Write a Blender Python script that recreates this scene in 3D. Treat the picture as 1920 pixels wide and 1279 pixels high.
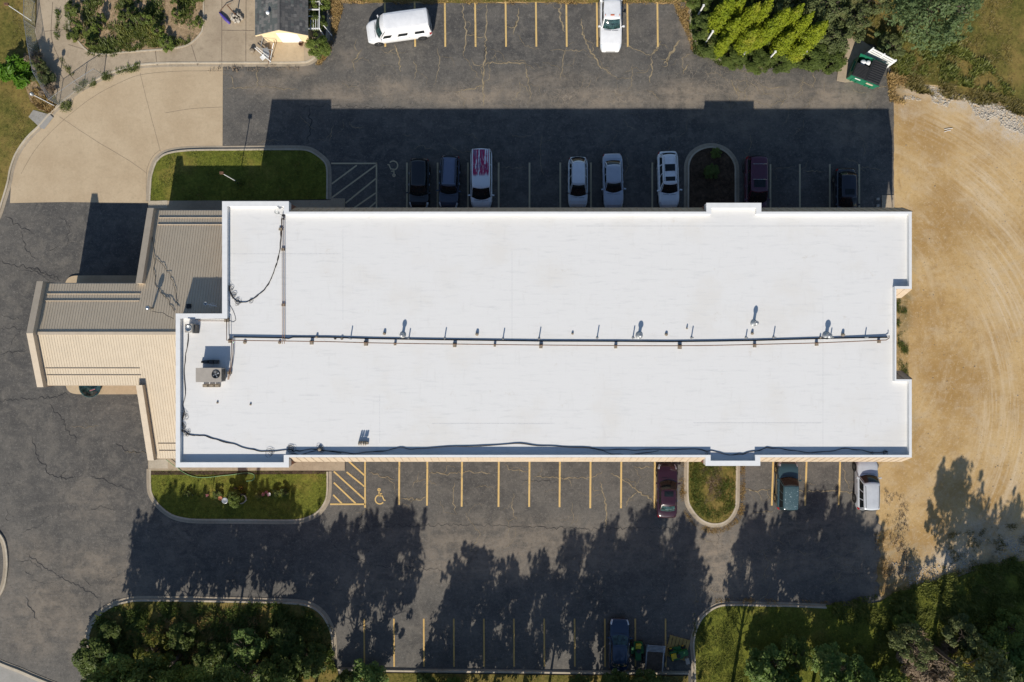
import bpy, bmesh, math, random
from mathutils import Vector, Matrix, noise as mnoise
R = math.radians
rnd = random.Random(7)
for o in list(bpy.data.objects): bpy.data.objects.remove(o)
S = bpy.context.scene
COL = S.collection

# ---------------------------------------------------------------- camera, sky, sun
H = 61.5            # flying height of the drone above the asphalt
cam_d = bpy.data.cameras.new('camera'); cam_d.sensor_width = 36; cam_d.lens = 24
cam_d.clip_start = 0.5; cam_d.clip_end = 2000
cam = bpy.data.objects.new('camera', cam_d); COL.objects.link(cam)
cam.location = (0, 0, H); cam.rotation_euler = (0, 0, 0)
S.camera = cam
SUN = Vector((-0.262, -1.62, 1.0)).normalized()      # towards the sun
el = math.asin(SUN.z); az = math.atan2(SUN.x, SUN.y)
w = bpy.data.worlds.new('World'); S.world = w; w.use_nodes = True
nt = w.node_tree; bg = nt.nodes['Background']
sky = nt.nodes.new('ShaderNodeTexSky'); sky.sky_type = 'NISHITA'; sky.sun_disc = False
sky.ozone_density = 2.6; sky.dust_density = .4; sky.sun_elevation = el; sky.sun_rotation = az % (2*math.pi)
nt.links.new(sky.outputs[0], bg.inputs[0]); bg.inputs[1].default_value = 0.095
sd = bpy.data.lights.new('sun', 'SUN'); sd.energy = 5.0; sd.angle = R(0.55); sd.color = (1.0, 0.935, 0.83)
so = bpy.data.objects.new('sun', sd); COL.objects.link(so)
so.rotation_euler = (-SUN).to_track_quat('-Z', 'Y').to_euler(); so.location = SUN*80
S.view_settings.view_transform = 'Standard'; S.view_settings.look = 'None'
S.view_settings.gamma = 1; S.view_settings.use_curve_mapping = False
S.view_settings.exposure = 0.15

# ---------------------------------------------------------------- helpers
F = 1280.0
def P(px, py, z=0.0):
    "point of the place seen at a point of the survey photo, at height z"
    k = (H - z)/F
    return Vector(((px-960)*k, (639.5-py)*k, z))
def link(o, parent=None):
    COL.objects.link(o)
    if parent is not None: o.parent = parent
    return o
def tag(o, label=None, cat=None, group=None, kind=None):
    for k, v in (('label', label), ('category', cat), ('group', group), ('kind', kind)):
        if v: o[k] = v
    return o
def empty(name, loc, rz=0.0, label=None, cat=None, group=None, parent=None):
    o = bpy.data.objects.new(name, None); o.empty_display_size = .3
    o.location = loc; o.rotation_euler = (0, 0, rz); link(o, parent)
    return tag(o, label, cat, group)
class MB:
    def __init__(s): s.v = []; s.f = []
    def add(s, vs, fs):
        n = len(s.v); s.v += [tuple(v) for v in vs]; s.f += [tuple(i+n for i in f) for f in fs]; return s
    def box(s, c, d, rz=0.0, rx=0.0, ry=0.0):
        m = Matrix.Rotation(rz, 3, 'Z') @ Matrix.Rotation(ry, 3, 'Y') @ Matrix.Rotation(rx, 3, 'X')
        vs = []
        for x in (-.5, .5):
            for y in (-.5, .5):
                for z in (-.5, .5): vs.append(Vector(c) + m @ Vector((x*d[0], y*d[1], z*d[2])))
        return s.add(vs, [(0,1,3,2),(4,6,7,5),(0,4,5,1),(2,3,7,6),(0,2,6,4),(1,5,7,3)])
    def box2(s, a, b):
        c = [(a[i]+b[i])/2 for i in range(3)]; d = [abs(b[i]-a[i]) for i in range(3)]
        return s.box(c, d)
    def tube(s, pts, r, n=6, cap=True):
        pts = [Vector(p) for p in pts]; rs = r if isinstance(r, (list, tuple)) else [r]*len(pts)
        base = len(s.v)
        for i, p in enumerate(pts):
            t = (pts[min(i+1, len(pts)-1)] - pts[max(i-1, 0)])
            if t.length < 1e-6: t = Vector((0,0,1))
            t.normalize()
            a = t.cross(Vector((0,0,1)))
            if a.length < .05: a = t.cross(Vector((0,1,0)))
            a.normalize(); b = t.cross(a)
            for k in range(n):
                th = 2*math.pi*k/n
                s.v.append(tuple(p + (a*math.cos(th)+b*math.sin(th))*rs[i]))
        for i in range(len(pts)-1):
            for k in range(n):
                k2 = (k+1) % n
                s.f.append((base+i*n+k, base+i*n+k2, base+(i+1)*n+k2, base+(i+1)*n+k))
        if cap:
            s.f.append(tuple(base+k for k in range(n))[::-1])
            s.f.append(tuple(base+(len(pts)-1)*n+k for k in range(n)))
        return s
    def lathe(s, c, prof, n=14, rot=None):
        base = len(s.v); c = Vector(c)
        for r, z in prof:
            for k in range(n):
                th = 2*math.pi*k/n; v = Vector((r*math.cos(th), r*math.sin(th), z))
                if rot is not None: v = rot @ v
                s.v.append(tuple(c+v))
        for i in range(len(prof)-1):
            for k in range(n):
                k2 = (k+1) % n
                s.f.append((base+i*n+k, base+i*n+k2, base+(i+1)*n+k2, base+(i+1)*n+k))
        s.f.append(tuple(base+k for k in range(n))[::-1])
        s.f.append(tuple(base+(len(prof)-1)*n+k for k in range(n)))
        return s
    def grid(s, fn, nu, nv):
        base = len(s.v)
        for j in range(nv+1):
            for i in range(nu+1): s.v.append(tuple(fn(i/nu, j/nv)))
        for j in range(nv):
            for i in range(nu):
                a = base+j*(nu+1)+i; s.f.append((a, a+1, a+nu+2, a+nu+1))
        return s
    def mesh(s, name, mat=None, smooth=False):
        me = bpy.data.meshes.new(name); me.from_pydata(s.v, [], s.f)
        if mat: me.materials.append(mat)
        if smooth: me.polygons.foreach_set('use_smooth', [True]*len(me.polygons))
        me.update(); return me
    def build(s, name, mat=None, parent=None, smooth=False, fix=False):
        me = s.mesh(name, mat, smooth)
        if fix:
            b = bmesh.new(); b.from_mesh(me); bmesh.ops.recalc_face_normals(b, faces=b.faces); b.to_mesh(me); b.free()
        return link(bpy.data.objects.new(name, me), parent)
def poly_area(p): return sum(p[i][0]*p[(i+1)%len(p)][1]-p[(i+1)%len(p)][0]*p[i][1] for i in range(len(p)))/2
def sheet(name, pts, z, mat, parent=None, kind='structure', thick=0.0):
    pts = [(p[0], p[1]) for p in pts]
    if poly_area(pts) < 0: pts = pts[::-1]
    b = bmesh.new(); vs = [b.verts.new((x, y, z)) for x, y in pts]; f = b.faces.new(vs); f.normal_update()
    if thick:
        lo = [b.verts.new((x, y, z-thick)) for x, y in pts]
        for i in range(len(pts)):
            j = (i+1) % len(pts); b.faces.new((vs[i], lo[i], lo[j], vs[j]))
    bmesh.ops.triangulate(b, faces=[f], ngon_method='EAR_CLIP')
    me = bpy.data.meshes.new(name); b.to_mesh(me); b.free(); me.materials.append(mat)
    o = link(bpy.data.objects.new(name, me), parent)
    if kind and parent is None: o['kind'] = kind
    return o
def spline(pts, n=6, closed=False):
    pts = [Vector((p[0], p[1], p[2] if len(p) > 2 else 0)) for p in pts]; out = []
    m = len(pts); rng = m if closed else m-1
    for i in range(rng):
        p0 = pts[(i-1) % m] if (closed or i > 0) else pts[0]; p1 = pts[i]; p2 = pts[(i+1) % m]
        p3 = pts[(i+2) % m] if (closed or i+2 < m) else pts[-1]
        # centripetal-ish: plain Catmull-Rom with limited tangents
        d = (p2-p1).length
        t1 = (p2-p0); t2 = (p3-p1)
        if t1.length > 1e-6: t1 = t1.normalized()*min(d, t1.length*.5)
        if t2.length > 1e-6: t2 = t2.normalized()*min(d, t2.length*.5)
        for k in range(n):
            t = k/n; a = 2*t**3-3*t**2+1; b_ = t**3-2*t**2+t; c = -2*t**3+3*t**2; e = t**3-t**2
            out.append(p1*a + t1*b_ + p2*c + t2*e)
    if not closed: out.append(pts[-1].copy())
    return out
def offset(path, d, closed=False):
    out = []; n = len(path)
    for i, p in enumerate(path):
        a = path[(i-1) % n] if (closed or i > 0) else p; b = path[(i+1) % n] if (closed or i < n-1) else p
        t = Vector((b[0]-a[0], b[1]-a[1], 0)); t.normalize()
        out.append(Vector((p[0]-t.y*d, p[1]+t.x*d, 0)))
    return out
def ribbon(mb, path, d0, d1, z0, z1, closed=False, jit=0):
    "strip between two offsets of a path; z0..z1 gives it height"
    A = offset(path, d0, closed); B = offset(path, d1, closed); n = len(path); base = len(mb.v)
    for a, b in zip(A, B):
        j = rnd.uniform(-jit, jit)
        mb.v += [(a.x, a.y, z0), (a.x, a.y, z1+j), (b.x, b.y, z1+j), (b.x, b.y, z0)]
    m = n if closed else n-1
    for i in range(m):
        p = base+4*i; q = base+4*((i+1) % n)
        mb.f += [(p, q, q+1, p+1), (p+1, q+1, q+2, p+2), (p+2, q+2, q+3, p+3)]
    if not closed:
        mb.f += [(base, base+1, base+2, base+3), (base+4*(n-1)+3, base+4*(n-1)+2, base+4*(n-1)+1, base+4*(n-1))]
    return mb
def inside(x, y, poly):
    c = False; n = len(poly); j = n-1
    for i in range(n):
        xi, yi = poly[i][0], poly[i][1]; xj, yj = poly[j][0], poly[j][1]
        if (yi > y) != (yj > y) and x < (xj-xi)*(y-yi)/(yj-yi)+xi: c = not c
        j = i
    return c
def PX(lst, z=0.0): return [P(a, b, z) for a, b in lst]

# ---------------------------------------------------------------- materials
class MT:
    def __init__(s, name):
        s.m = bpy.data.materials.new(name); s.m.use_nodes = True; s.t = s.m.node_tree
        s.b = s.t.nodes['Principled BSDF']; s._pos = None
    def n(s, typ, **kw):
        x = s.t.nodes.new(typ)
        for k, v in kw.items(): setattr(x, k, v)
        return x
    def l(s, a, b): s.t.links.new(a, b)
    def pos(s, obj=False):
        if s._pos is None:
            if obj: s._pos = s.n('ShaderNodeTexCoord').outputs['Object']
            else: s._pos = s.n('ShaderNodeNewGeometry').outputs['Position']
        return s._pos
    def map(s, scale=(1,1,1), rz=0.0, obj=False, loc=(0,0,0)):
        r = s.n('ShaderNodeMapping'); r.inputs['Rotation'].default_value = (0, 0, rz); s.l(s.pos(obj), r.inputs[0])
        m = s.n('ShaderNodeMapping'); m.inputs['Scale'].default_value = scale; m.inputs['Location'].default_value = loc
        s.l(r.outputs[0], m.inputs[0]); return m.outputs[0]
    def noise(s, scale, detail=4, rough=.55, vec=None, dist=0):
        x = s.n('ShaderNodeTexNoise'); x.inputs['Scale'].default_value = scale; x.inputs['Detail'].default_value = detail
        x.inputs['Roughness'].default_value = rough; x.inputs['Distortion'].default_value = dist
        s.l(vec if vec is not None else s.pos(), x.inputs['Vector']); return x.outputs['Fac']
    def ramp(s, fac, a, b, lo=0.0, hi=1.0):
        x = s.n('ShaderNodeMapRange'); x.interpolation_type = 'SMOOTHSTEP'; x.inputs[1].default_value = a; x.inputs[2].default_value = b
        x.inputs[3].default_value = lo; x.inputs[4].default_value = hi; s.l(fac, x.inputs[0]); return x.outputs[0]
    def mix(s, fac, a, b, mode='MIX'):
        x = s.n('ShaderNodeMix', data_type='RGBA', blend_type=mode)
        for i, v in ((0, fac), (6, a), (7, b)):
            if isinstance(v, (int, float)): x.inputs[i].default_value = v
            elif isinstance(v, (tuple, list)): x.inputs[i].default_value = (*v, 1)
            else: s.l(v, x.inputs[i])
        return x.outputs[2]
    def math(s, op, a, b=0.0):
        x = s.n('ShaderNodeMath', operation=op)
        for i, v in ((0, a), (1, b)):
            if isinstance(v, (int, float)): x.inputs[i].default_value = v
            else: s.l(v, x.inputs[i])
        return x.outputs[0]
    def attr(s, name):
        x = s.n('ShaderNodeAttribute'); x.attribute_name = name; return x.outputs['Fac']
    def bump(s, h, strength=.3, dist=.02):
        x = s.n('ShaderNodeBump'); x.inputs['Strength'].default_value = strength; x.inputs['Distance'].default_value = dist
        s.l(h, x.inputs['Height']); s.l(x.outputs[0], s.b.inputs['Normal'])
    def col(s, c):
        if isinstance(c, tuple): s.b.inputs['Base Color'].default_value = (*c, 1)
        else: s.l(c, s.b.inputs['Base Color'])
    def rough(s, r):
        if isinstance(r, float): s.b.inputs['Roughness'].default_value = r
        else: s.l(r, s.b.inputs['Roughness'])
def plain(name, c, rough=.6, metal=0.0, var=.12, scale=3.0, coat=0.0, spec=.5, bump=0.0, obj=False):
    m = MT(name)
    v = m.map(obj=obj)
    f = m.noise(scale, 5, .6, v); g = m.noise(scale*9, 3, .6, v)
    d = tuple(max(0, x*(1-var*1.6)) for x in c); u = tuple(min(1, x*(1+var)) for x in c)
    k = m.math('ADD', m.math('MULTIPLY', f, .65), m.math('MULTIPLY', g, .35))
    m.col(m.mix(m.ramp(k, .3, .7), d, u)); m.rough(rough); m.b.inputs['Metallic'].default_value = metal
    m.b.inputs['Coat Weight'].default_value = coat; m.b.inputs['Coat Roughness'].default_value = .06
    m.b.inputs['Specular IOR Level'].default_value = spec
    if bump: m.bump(g, bump, .02)
    return m.m
M = {}
def asphalt():
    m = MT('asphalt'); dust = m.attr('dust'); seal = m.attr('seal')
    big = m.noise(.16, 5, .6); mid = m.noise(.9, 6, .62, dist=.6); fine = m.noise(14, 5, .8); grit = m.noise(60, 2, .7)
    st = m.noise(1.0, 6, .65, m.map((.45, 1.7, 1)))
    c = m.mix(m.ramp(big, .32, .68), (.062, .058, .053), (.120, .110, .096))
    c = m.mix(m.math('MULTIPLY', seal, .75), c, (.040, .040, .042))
    c = m.mix(m.ramp(mid, .40, .72, 0, .7), c, (.160, .143, .12))
    c = m.mix(m.ramp(st, .45, .8, 0, .45), c, (.15, .138, .122))
    # pale dust lying in hollows
    dn = m.math('MULTIPLY', dust, m.ramp(m.math('ADD', m.math('MULTIPLY', mid, .55), m.math('MULTIPLY', st, .45)), .34, .62, .15, 1))
    c = m.mix(dn, c, (.29, .232, .17))
    # alligator cracking where the surface is tired
    vo = m.n('ShaderNodeTexVoronoi', feature='DISTANCE_TO_EDGE'); vo.inputs['Scale'].default_value = 2.6
    vw = m.n('ShaderNodeMix', data_type='VECTOR'); vw.inputs[0].default_value = .12
    nz = m.n('ShaderNodeTexNoise'); nz.inputs['Scale'].default_value = 2.5; nz.inputs['Detail'].default_value = 4; m.l(m.pos(), nz.inputs['Vector'])
    m.l(m.pos(), vw.inputs[4]); m.l(nz.outputs['Color'], vw.inputs[5]); m.l(vw.outputs[1], vo.inputs['Vector'])
    edge = m.ramp(vo.outputs[0], 0.0, .035, 1, 0)
    cm = m.math('MULTIPLY', edge, m.math('MULTIPLY', m.ramp(m.attr('tired'), .1, .8), m.ramp(m.noise(.8, 3), .38, .52)))
    c = m.mix(m.math('MULTIPLY', cm, .9), c, (.33, .265, .19))
    c = m.mix(m.ramp(fine, .42, .68, 0, .7), c, m.mix(.5, c, (.21, .20, .185)))
    c = m.mix(m.ramp(grit, .56, .72, 0, .5), c, (.28, .26, .23))
    c = m.mix(m.ramp(grit, .28, .42, .55, 0), c, (.02, .02, .02))
    px_ = m.noise(4.2, 3, .9); c = m.mix(m.ramp(px_, .54, .68, 0, .55), c, (.24, .222, .195)); c = m.mix(m.ramp(px_, .32, .45, .5, 0), c, (.035, .035, .036))
    m.col(c); m.rough(.88); m.b.inputs['Specular IOR Level'].default_value = .25
    m.bump(m.math('ADD', fine, grit), .35, .012); return m.m
def concrete(name, a, b, stain, rough=.85, ribs=None):
    m = MT(name); big = m.noise(.35, 5, .6); mid = m.noise(2.2, 6, .65); fine = m.noise(25, 4, .75)
    c = m.mix(m.ramp(big, .3, .7), a, b)
    c = m.mix(m.ramp(mid, .5, .8, 0, .6), c, stain)
    c = m.mix(m.ramp(fine, .55, .8, 0, .35), c, tuple(x*.6 for x in stain))
    c = m.mix(m.ramp(fine, .2, .4, .3, 0), c, tuple(min(1, x*1.35) for x in b))
    px_ = m.noise(4.5, 3, .9); c = m.mix(m.ramp(px_, .5, .68, 0, .25), c, tuple(min(1, x*1.2) for x in b)); c = m.mix(m.ramp(px_, .32, .47, .25, 0), c, tuple(x*.8 for x in stain))
    m.col(c); m.rough(rough); m.b.inputs['Specular IOR Level'].default_value = .25
    m.bump(fine, .25, .01); return m.m
def ground_mat():
    m = MT('dirt'); gv = m.attr('gravel'); gr = m.attr('green'); dk = m.attr('track')
    big = m.noise(.12, 5, .6); mid = m.noise(.7, 6, .65, dist=.8); fine = m.noise(9, 6, .8); grit = m.noise(40, 3, .8)
    def polar(cx, cy, kr, ka, dist_):
        c_ = P(cx, cy); v = m.n('ShaderNodeVectorMath', operation='SUBTRACT'); m.l(m.pos(), v.inputs[0]); v.inputs[1].default_value = (c_.x, c_.y, 0)
        ln = m.n('ShaderNodeVectorMath', operation='LENGTH'); m.l(v.outputs[0], ln.inputs[0])
        sx = m.n('ShaderNodeSeparateXYZ'); m.l(v.outputs[0], sx.inputs[0]); an = m.math('ARCTAN2', sx.outputs[1], sx.outputs[0])
        cb = m.n('ShaderNodeCombineXYZ'); m.l(m.math('MULTIPLY', ln.outputs['Value'], kr), cb.inputs[0]); m.l(m.math('MULTIPLY', an, ka), cb.inputs[1])
        return m.noise(1.0, 8, .72, cb.outputs[0], dist_)
    st = polar(1480, 640, .9, 3.0, .5)
    st2 = polar(1500, 760, 2.6, 2.0, .3)
    c = m.mix(m.ramp(big, .36, .62), (.385, .235, .085), (.555, .38, .175))
    c = m.mix(m.ramp(mid, .45, .75, 0, .6), c, (.50, .385, .25))
    c = m.mix(m.ramp(mid, .25, .46, .6, 0), c, (.30, .185, .08))
    c = m.mix(m.ramp(st, .48, .7, 0, .45), c, (.60, .47, .30))
    c = m.mix(m.math('MULTIPLY', dk, m.ramp(st2, .42, .66, 0, .9)), c, (.65, .53, .37))
    c = m.mix(m.ramp(st, .25, .4, .35, 0), c, (.27, .185, .095))
    gm = m.math('MULTIPLY', gv, m.ramp(m.math('ADD', m.math('MULTIPLY', fine, .6), m.math('MULTIPLY', mid, .4)), .38, .6))
    c = m.mix(gm, c, m.mix(m.ramp(grit, .35, .65), (.33, .29, .24), (.78, .74, .68)))
    c = m.mix(m.math('MULTIPLY', gr, m.ramp(m.math('ADD', m.math('MULTIPLY', fine, .5), m.math('MULTIPLY', mid, .5)), .4, .58)), c,
              m.mix(m.ramp(fine, .35, .7), (.05, .06, .022), (.17, .145, .06)))
    c = m.mix(m.ramp(fine, .52, .7, 0, .5), c, (.31, .21, .11))
    c = m.mix(m.ramp(grit, .28, .42, .45, 0), c, (.2, .14, .08))
    px_ = m.noise(3.4, 4, .85); c = m.mix(m.ramp(px_, .52, .68, 0, .5), c, (.60, .475, .31)); c = m.mix(m.ramp(px_, .32, .46, .55, 0), c, (.33, .215, .10))
    m.col(c); m.rough(.95); m.b.inputs['Specular IOR Level'].default_value = .15
    m.bump(m.math('ADD', fine, m.math('MULTIPLY', grit, .5)), .6, .04); return m.m
def lawn_mat(name, a, b, dry, dryness=.5):
    m = MT(name); big = m.noise(.28, 5, .65); mid = m.noise(1.6, 6, .7); fine = m.noise(18, 5, .85)
    c = m.mix(m.ramp(mid, .3, .7), a, b)
    c = m.mix(m.ramp(big, .62-.25*dryness, .8-.2*dryness, 0, .85), c, dry)
    c = m.mix(m.ramp(fine, .5, .7, 0, .6), c, tuple(x*1.7 for x in b))
    c = m.mix(m.ramp(fine, .3, .45, .6, 0), c, tuple(x*.4 for x in a))
    px_ = m.noise(3.6, 4, .9); c = m.mix(m.ramp(px_, .5, .66, 0, .6), c, tuple(x*1.75 for x in b)); c = m.mix(m.ramp(px_, .32, .46, .7, 0), c, tuple(x*.45 for x in a))
    m.col(c); m.rough(.95); m.b.inputs['Specular IOR Level'].default_value = .1
    m.bump(fine, .8, .05); return m.m
def leaf(name, a, b, c3=None, tr=.36, scale=.9):
    m = MT(name); oi = m.n('ShaderNodeObjectInfo').outputs['Random']
    f = m.noise(scale, 4, .7); g = m.noise(11, 2, .6)
    k = m.math('ADD', m.math('MULTIPLY', f, .55), m.math('MULTIPLY', g, .45))
    c = m.mix(m.ramp(k, .36, .64), a, b)
    if c3: c = m.mix(m.ramp(m.noise(scale*.6, 4, .7, m.map(loc=(7, 3, 1))), .56, .7, 0, .85), c, c3)
    c = m.mix(m.ramp(oi, 0, 1, 0, .35), c, m.mix(.5, c, tuple(x*1.3 for x in b)))
    for n_ in [m.b]: m.t.nodes.remove(n_)
    d = m.n('ShaderNodeBsdfDiffuse'); t = m.n('ShaderNodeBsdfTranslucent'); gl = m.n('ShaderNodeBsdfGlossy'); gl.inputs['Roughness'].default_value = .45
    mx = m.n('ShaderNodeMixShader'); mx.inputs[0].default_value = tr; mx2 = m.n('ShaderNodeMixShader'); mx2.inputs[0].default_value = .012
    m.l(c, d.inputs[0]); m.l(m.mix(.5, c, (.25, .3, .05), 'MULTIPLY') if False else c, t.inputs[0])
    m.l(d.outputs[0], mx.inputs[1]); m.l(t.outputs[0], mx.inputs[2]); m.l(mx.outputs[0], mx2.inputs[1]); m.l(gl.outputs[0], mx2.inputs[2])
    m.l(mx2.outputs[0], m.t.nodes['Material Output'].inputs[0]); return m.m
def membrane():
    m = MT('white_membrane'); big = m.noise(.22, 5, .6); st = m.noise(1.0, 7, .75, m.map((.5, 3.5, 1))); fine = m.noise(4.5, 5, .85)
    st2 = m.noise(1.0, 6, .75, m.map((2.6, .5, 1), loc=(5, 2, 0)))
    c = m.mix(m.ramp(big, .48, .7, 0, .5), (.71, .70, .68), (.665, .635, .585))
    c = m.mix(m.ramp(st, .5, .78, 0, .8), c, (.57, .57, .56))
    c = m.mix(m.ramp(st2, .54, .76, 0, .5), c, (.60, .585, .56))
    c = m.mix(m.ramp(m.noise(.9, 6, .8, m.map(loc=(11, 4, 0))), .6, .72, 0, .5), c, (.57, .53, .47))
    c = m.mix(m.ramp(fine, .6, .78, 0, .4), c, (.55, .55, .54))
    m.col(c); m.rough(.75); m.b.inputs['Specular IOR Level'].default_value = .3
    m.bump(m.math('ADD', st, m.math('MULTIPLY', fine, .5)), .3, .02); return m.m
def brick_mat():
    m = MT('brick_wall'); b = m.n('ShaderNodeTexBrick'); b.inputs['Color1'].default_value = (.22, .085, .05, 1); b.inputs['Color2'].default_value = (.3, .13, .08, 1)
    b.inputs['Mortar'].default_value = (.35, .3, .25, 1); b.inputs['Scale'].default_value = 4; b.inputs['Mortar Size'].default_value = .02
    mp = m.n('ShaderNodeMapping'); mp.inputs['Rotation'].default_value = (R(90), 0, R(0)); m.l(m.pos(), mp.inputs[0])
    m.l(mp.outputs[0], b.inputs['Vector']); m.l(b.outputs[0], m.b.inputs['Base Color']); m.rough(.85); return m.m
M['asphalt'] = asphalt()
M['drive'] = concrete('tan_concrete', (.44, .335, .215), (.51, .40, .265), (.37, .29, .19))
M['walk'] = concrete('grey_concrete', (.33, .26, .18), (.44, .355, .25), (.23, .18, .125))
M['kerb'] = concrete('kerb_concrete', (.40, .34, .25), (.52, .45, .35), (.27, .225, .165))
M['gutter'] = concrete('gutter_concrete', (.30, .25, .185), (.40, .335, .25), (.18, .155, .12))
M['street'] = concrete('street_concrete', (.28, .27, .24), (.34, .32, .29), (.2, .19, .17))
M['dirt'] = ground_mat()
M['lawn_green'] = lawn_mat('green_turf', (.085, .105, .016), (.15, .155, .026), (.25, .19, .05), .4)
M['lawn_dry'] = lawn_mat('dry_turf', (.075, .08, .018), (.145, .125, .032), (.26, .18, .06), .9)
M['mulch'] = lawn_mat('mulch_soil', (.035, .025, .018), (.09, .06, .04), (.13, .09, .06), .4)
M['bed_soil'] = lawn_mat('bed_soil', (.26, .18, .1), (.36, .26, .16), (.30, .22, .13), .5)
M['membrane'] = membrane()
M['coping'] = plain('white_coping', (.74, .74, .73), .5, var=.04, scale=2)
M['brick'] = brick_mat()
M['tan_metal'] = plain('tan_metal', (.545, .455, .335), .45, var=.04, scale=1.2, spec=.4)
M['tan_trim'] = plain('tan_trim', (.52, .43, .32), .5, var=.06, scale=2)
M['dark_metal'] = plain('dark_metal', (.05, .045, .04), .5, var=.2)
M['paint_yellow'] = None
def road_paint(name, c, wear):
    m = MT(name); f = m.noise(7, 6, .8); g = m.noise(1.2, 4, .7)
    k = m.math('ADD', m.math('MULTIPLY', f, .6), m.math('MULTIPLY', g, .4))
    m.col(m.mix(m.ramp(k, wear-.05, wear+.1), c, (.13, .11, .08))); m.rough(.8); m.bump(f, .3, .01); return m.m
M['paint_yellow'] = road_paint('worn_yellow_paint', (.66, .45, .17), .57)
M['paint_pale'] = road_paint('faded_cream_paint', (.50, .42, .27), .60)
M['crack_tan'] = plain('dusty_crack', (.31, .245, .15), .95, var=.3, scale=4)
M['crack_dark'] = plain('tar_crack', (.025, .024, .024), .7, var=.2, scale=4)
M['joint'] = plain('joint_dark', (.20, .155, .11), .95, var=.3, scale=4)
M['leaf_dark'] = leaf('dark_leaves', (.058, .085, .022), (.155, .20, .048), (.20, .19, .06))
M['leaf_mid'] = leaf('mid_leaves', (.080, .115, .024), (.20, .255, .055), (.25, .24, .07))
M['leaf_blue'] = leaf('blue_green_needles', (.06, .10, .04), (.16, .215, .085), (.22, .24, .09))
M['leaf_yellow'] = leaf('yellowing_leaves', (.11, .13, .02), (.24, .23, .045), (.36, .25, .06))
M['leaf_pale'] = leaf('pale_green_leaves', (.10, .16, .04), (.23, .33, .09), (.30, .33, .10))
M['leaf_lime'] = leaf('lime_foliage', (.13, .18, .012), (.27, .31, .022), (.33, .31, .04), tr=.22)
M['leaf_bright'] = leaf('bright_leaves', (.05, .12, .01), (.12, .24, .02), None)
M['leaf_weed'] = leaf('weed_leaves', (.07, .10, .025), (.16, .19, .045), (.27, .25, .06))
M['leaf_grey'] = leaf('grey_green_leaves', (.07, .095, .034), (.18, .205, .08), (.24, .22, .085))
M['straw'] = leaf('dry_straw', (.25, .16, .06), (.42, .29, .12), (.2, .15, .05), tr=.15)
M['twig'] = leaf('dry_twigs', (.14, .10, .065), (.30, .23, .16), (.12, .11, .05), tr=.1)
M['grass_blade'] = leaf('grass_blades', (.09, .115, .022), (.19, .20, .045), (.30, .25, .08), tr=.2, scale=.7)
M['grass_dry'] = leaf('dry_grass_blades', (.11, .10, .03), (.22, .175, .055), (.32, .235, .10), tr=.2, scale=.5)
M['bark'] = plain('bark', (.10, .075, .055), .9, var=.3, scale=5)
M['glass'] = plain('dark_glass', (.012, .016, .018), .10, var=.3, scale=2, spec=.4)
M['glass_teal'] = plain('teal_glass', (.03, .065, .065), .06, var=.6, scale=5, spec=.6, obj=True)
M['rubber'] = plain('rubber', (.02, .02, .02), .8, var=.2)
M['chrome'] = plain('bright_metal', (.55, .56, .57), .25, .9, var=.1)
M['steel'] = plain('galvanised_steel', (.42, .43, .43), .4, .6, var=.15)
M['rust_pipe'] = plain('rusty_pipe', (.17, .09, .05), .7, var=.4, scale=6)
M['cable'] = plain('black_cable', (.03, .025, .022), .7, var=.3)
M['block'] = plain('support_block', (.27, .22, .16), .85, var=.3, scale=8)
M['hvac'] = plain('grey_beige_enamel', (.38, .34, .29), .5, var=.06, scale=3)
M['hvac_dark'] = plain('dark_louvre', (.07, .065, .06), .6, var=.2)
M['white_paint'] = plain('white_paint', (.78, .78, .76), .5, var=.06)
M['black'] = plain('black_plastic', (.018, .018, .019), .5, var=.2)
M['head'] = plain('headlight_lens', (.62, .66, .7), .15, var=.1, spec=.8)
M['tail'] = plain('tail_lens', (.35, .012, .015), .2, var=.2)
M['amber'] = plain('amber_lens', (.6, .14, .03), .3, var=.1)

# ---------------------------------------------------------------- the ground, asphalt and paving
def sm(d, r): 
    t = max(0.0, min(1.0, 1-d/r)); return t*t*(3-2*t)
def blobs(lst):
    L = [(P(a, b), rx/20.8, ry/20.8, s) for a, b, rx, ry, s in lst]
    def f(x, y):
        v = 0
        for c, rx, ry, s in L:
            d = math.hypot((x-c.x)/rx, (y-c.y)/ry)
            if d < 1: v = max(v, s*sm(d, 1))
        return v
    return f
def grid_sheet(name, xs, ys, zf, mat, attrs, warp=None):
    v = []; nx = len(xs); ny = len(ys)
    for y in ys:
        for x in xs:
            X, Y = (x, y) if warp is None else warp(x, y)
            v.append((X, Y, zf(X, Y)))
    f = [(j*nx+i, j*nx+i+1, (j+1)*nx+i+1, (j+1)*nx+i) for j in range(ny-1) for i in range(nx-1)]
    me = bpy.data.meshes.new(name); me.from_pydata(v, [], f); me.materials.append(mat)
    for an, fn in attrs.items():
        a = me.attributes.new(an, 'FLOAT', 'POINT'); a.data.foreach_set('value', [fn(p[0], p[1]) for p in v])
    me.update(); o = link(bpy.data.objects.new(name, me)); o['kind'] = 'structure'; return o
def frange(a, b, s):
    n = int(round((b-a)/s)); return [a+(b-a)*i/n for i in range(n+1)]
gx = [-700, -300, -150, -80] + frange(-55, 30, 3)[:-1] + frange(30, 52, .45) + [80, 150, 300, 700]
gy = [-700, -300, -150, -80] + frange(-40, 40, .5) + [80, 150, 300, 700]
lawn_ne = PX([(1585,-90),(1588,60),(1600,78),(1640,84),(1668,122),(1690,150),(1722,158),(1760,160),(1800,176),(1850,184),(1895,196),(1940,214),(2040,240),(2040,-90)])
lawn_se_top = [(1548,1134),(1600,1137),(1650,1128),(1676,1112),(1710,1104),(1748,1092),(1790,1084),(1830,1070),(1870,1062),(1920,1052),(2040,1040)]
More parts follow.
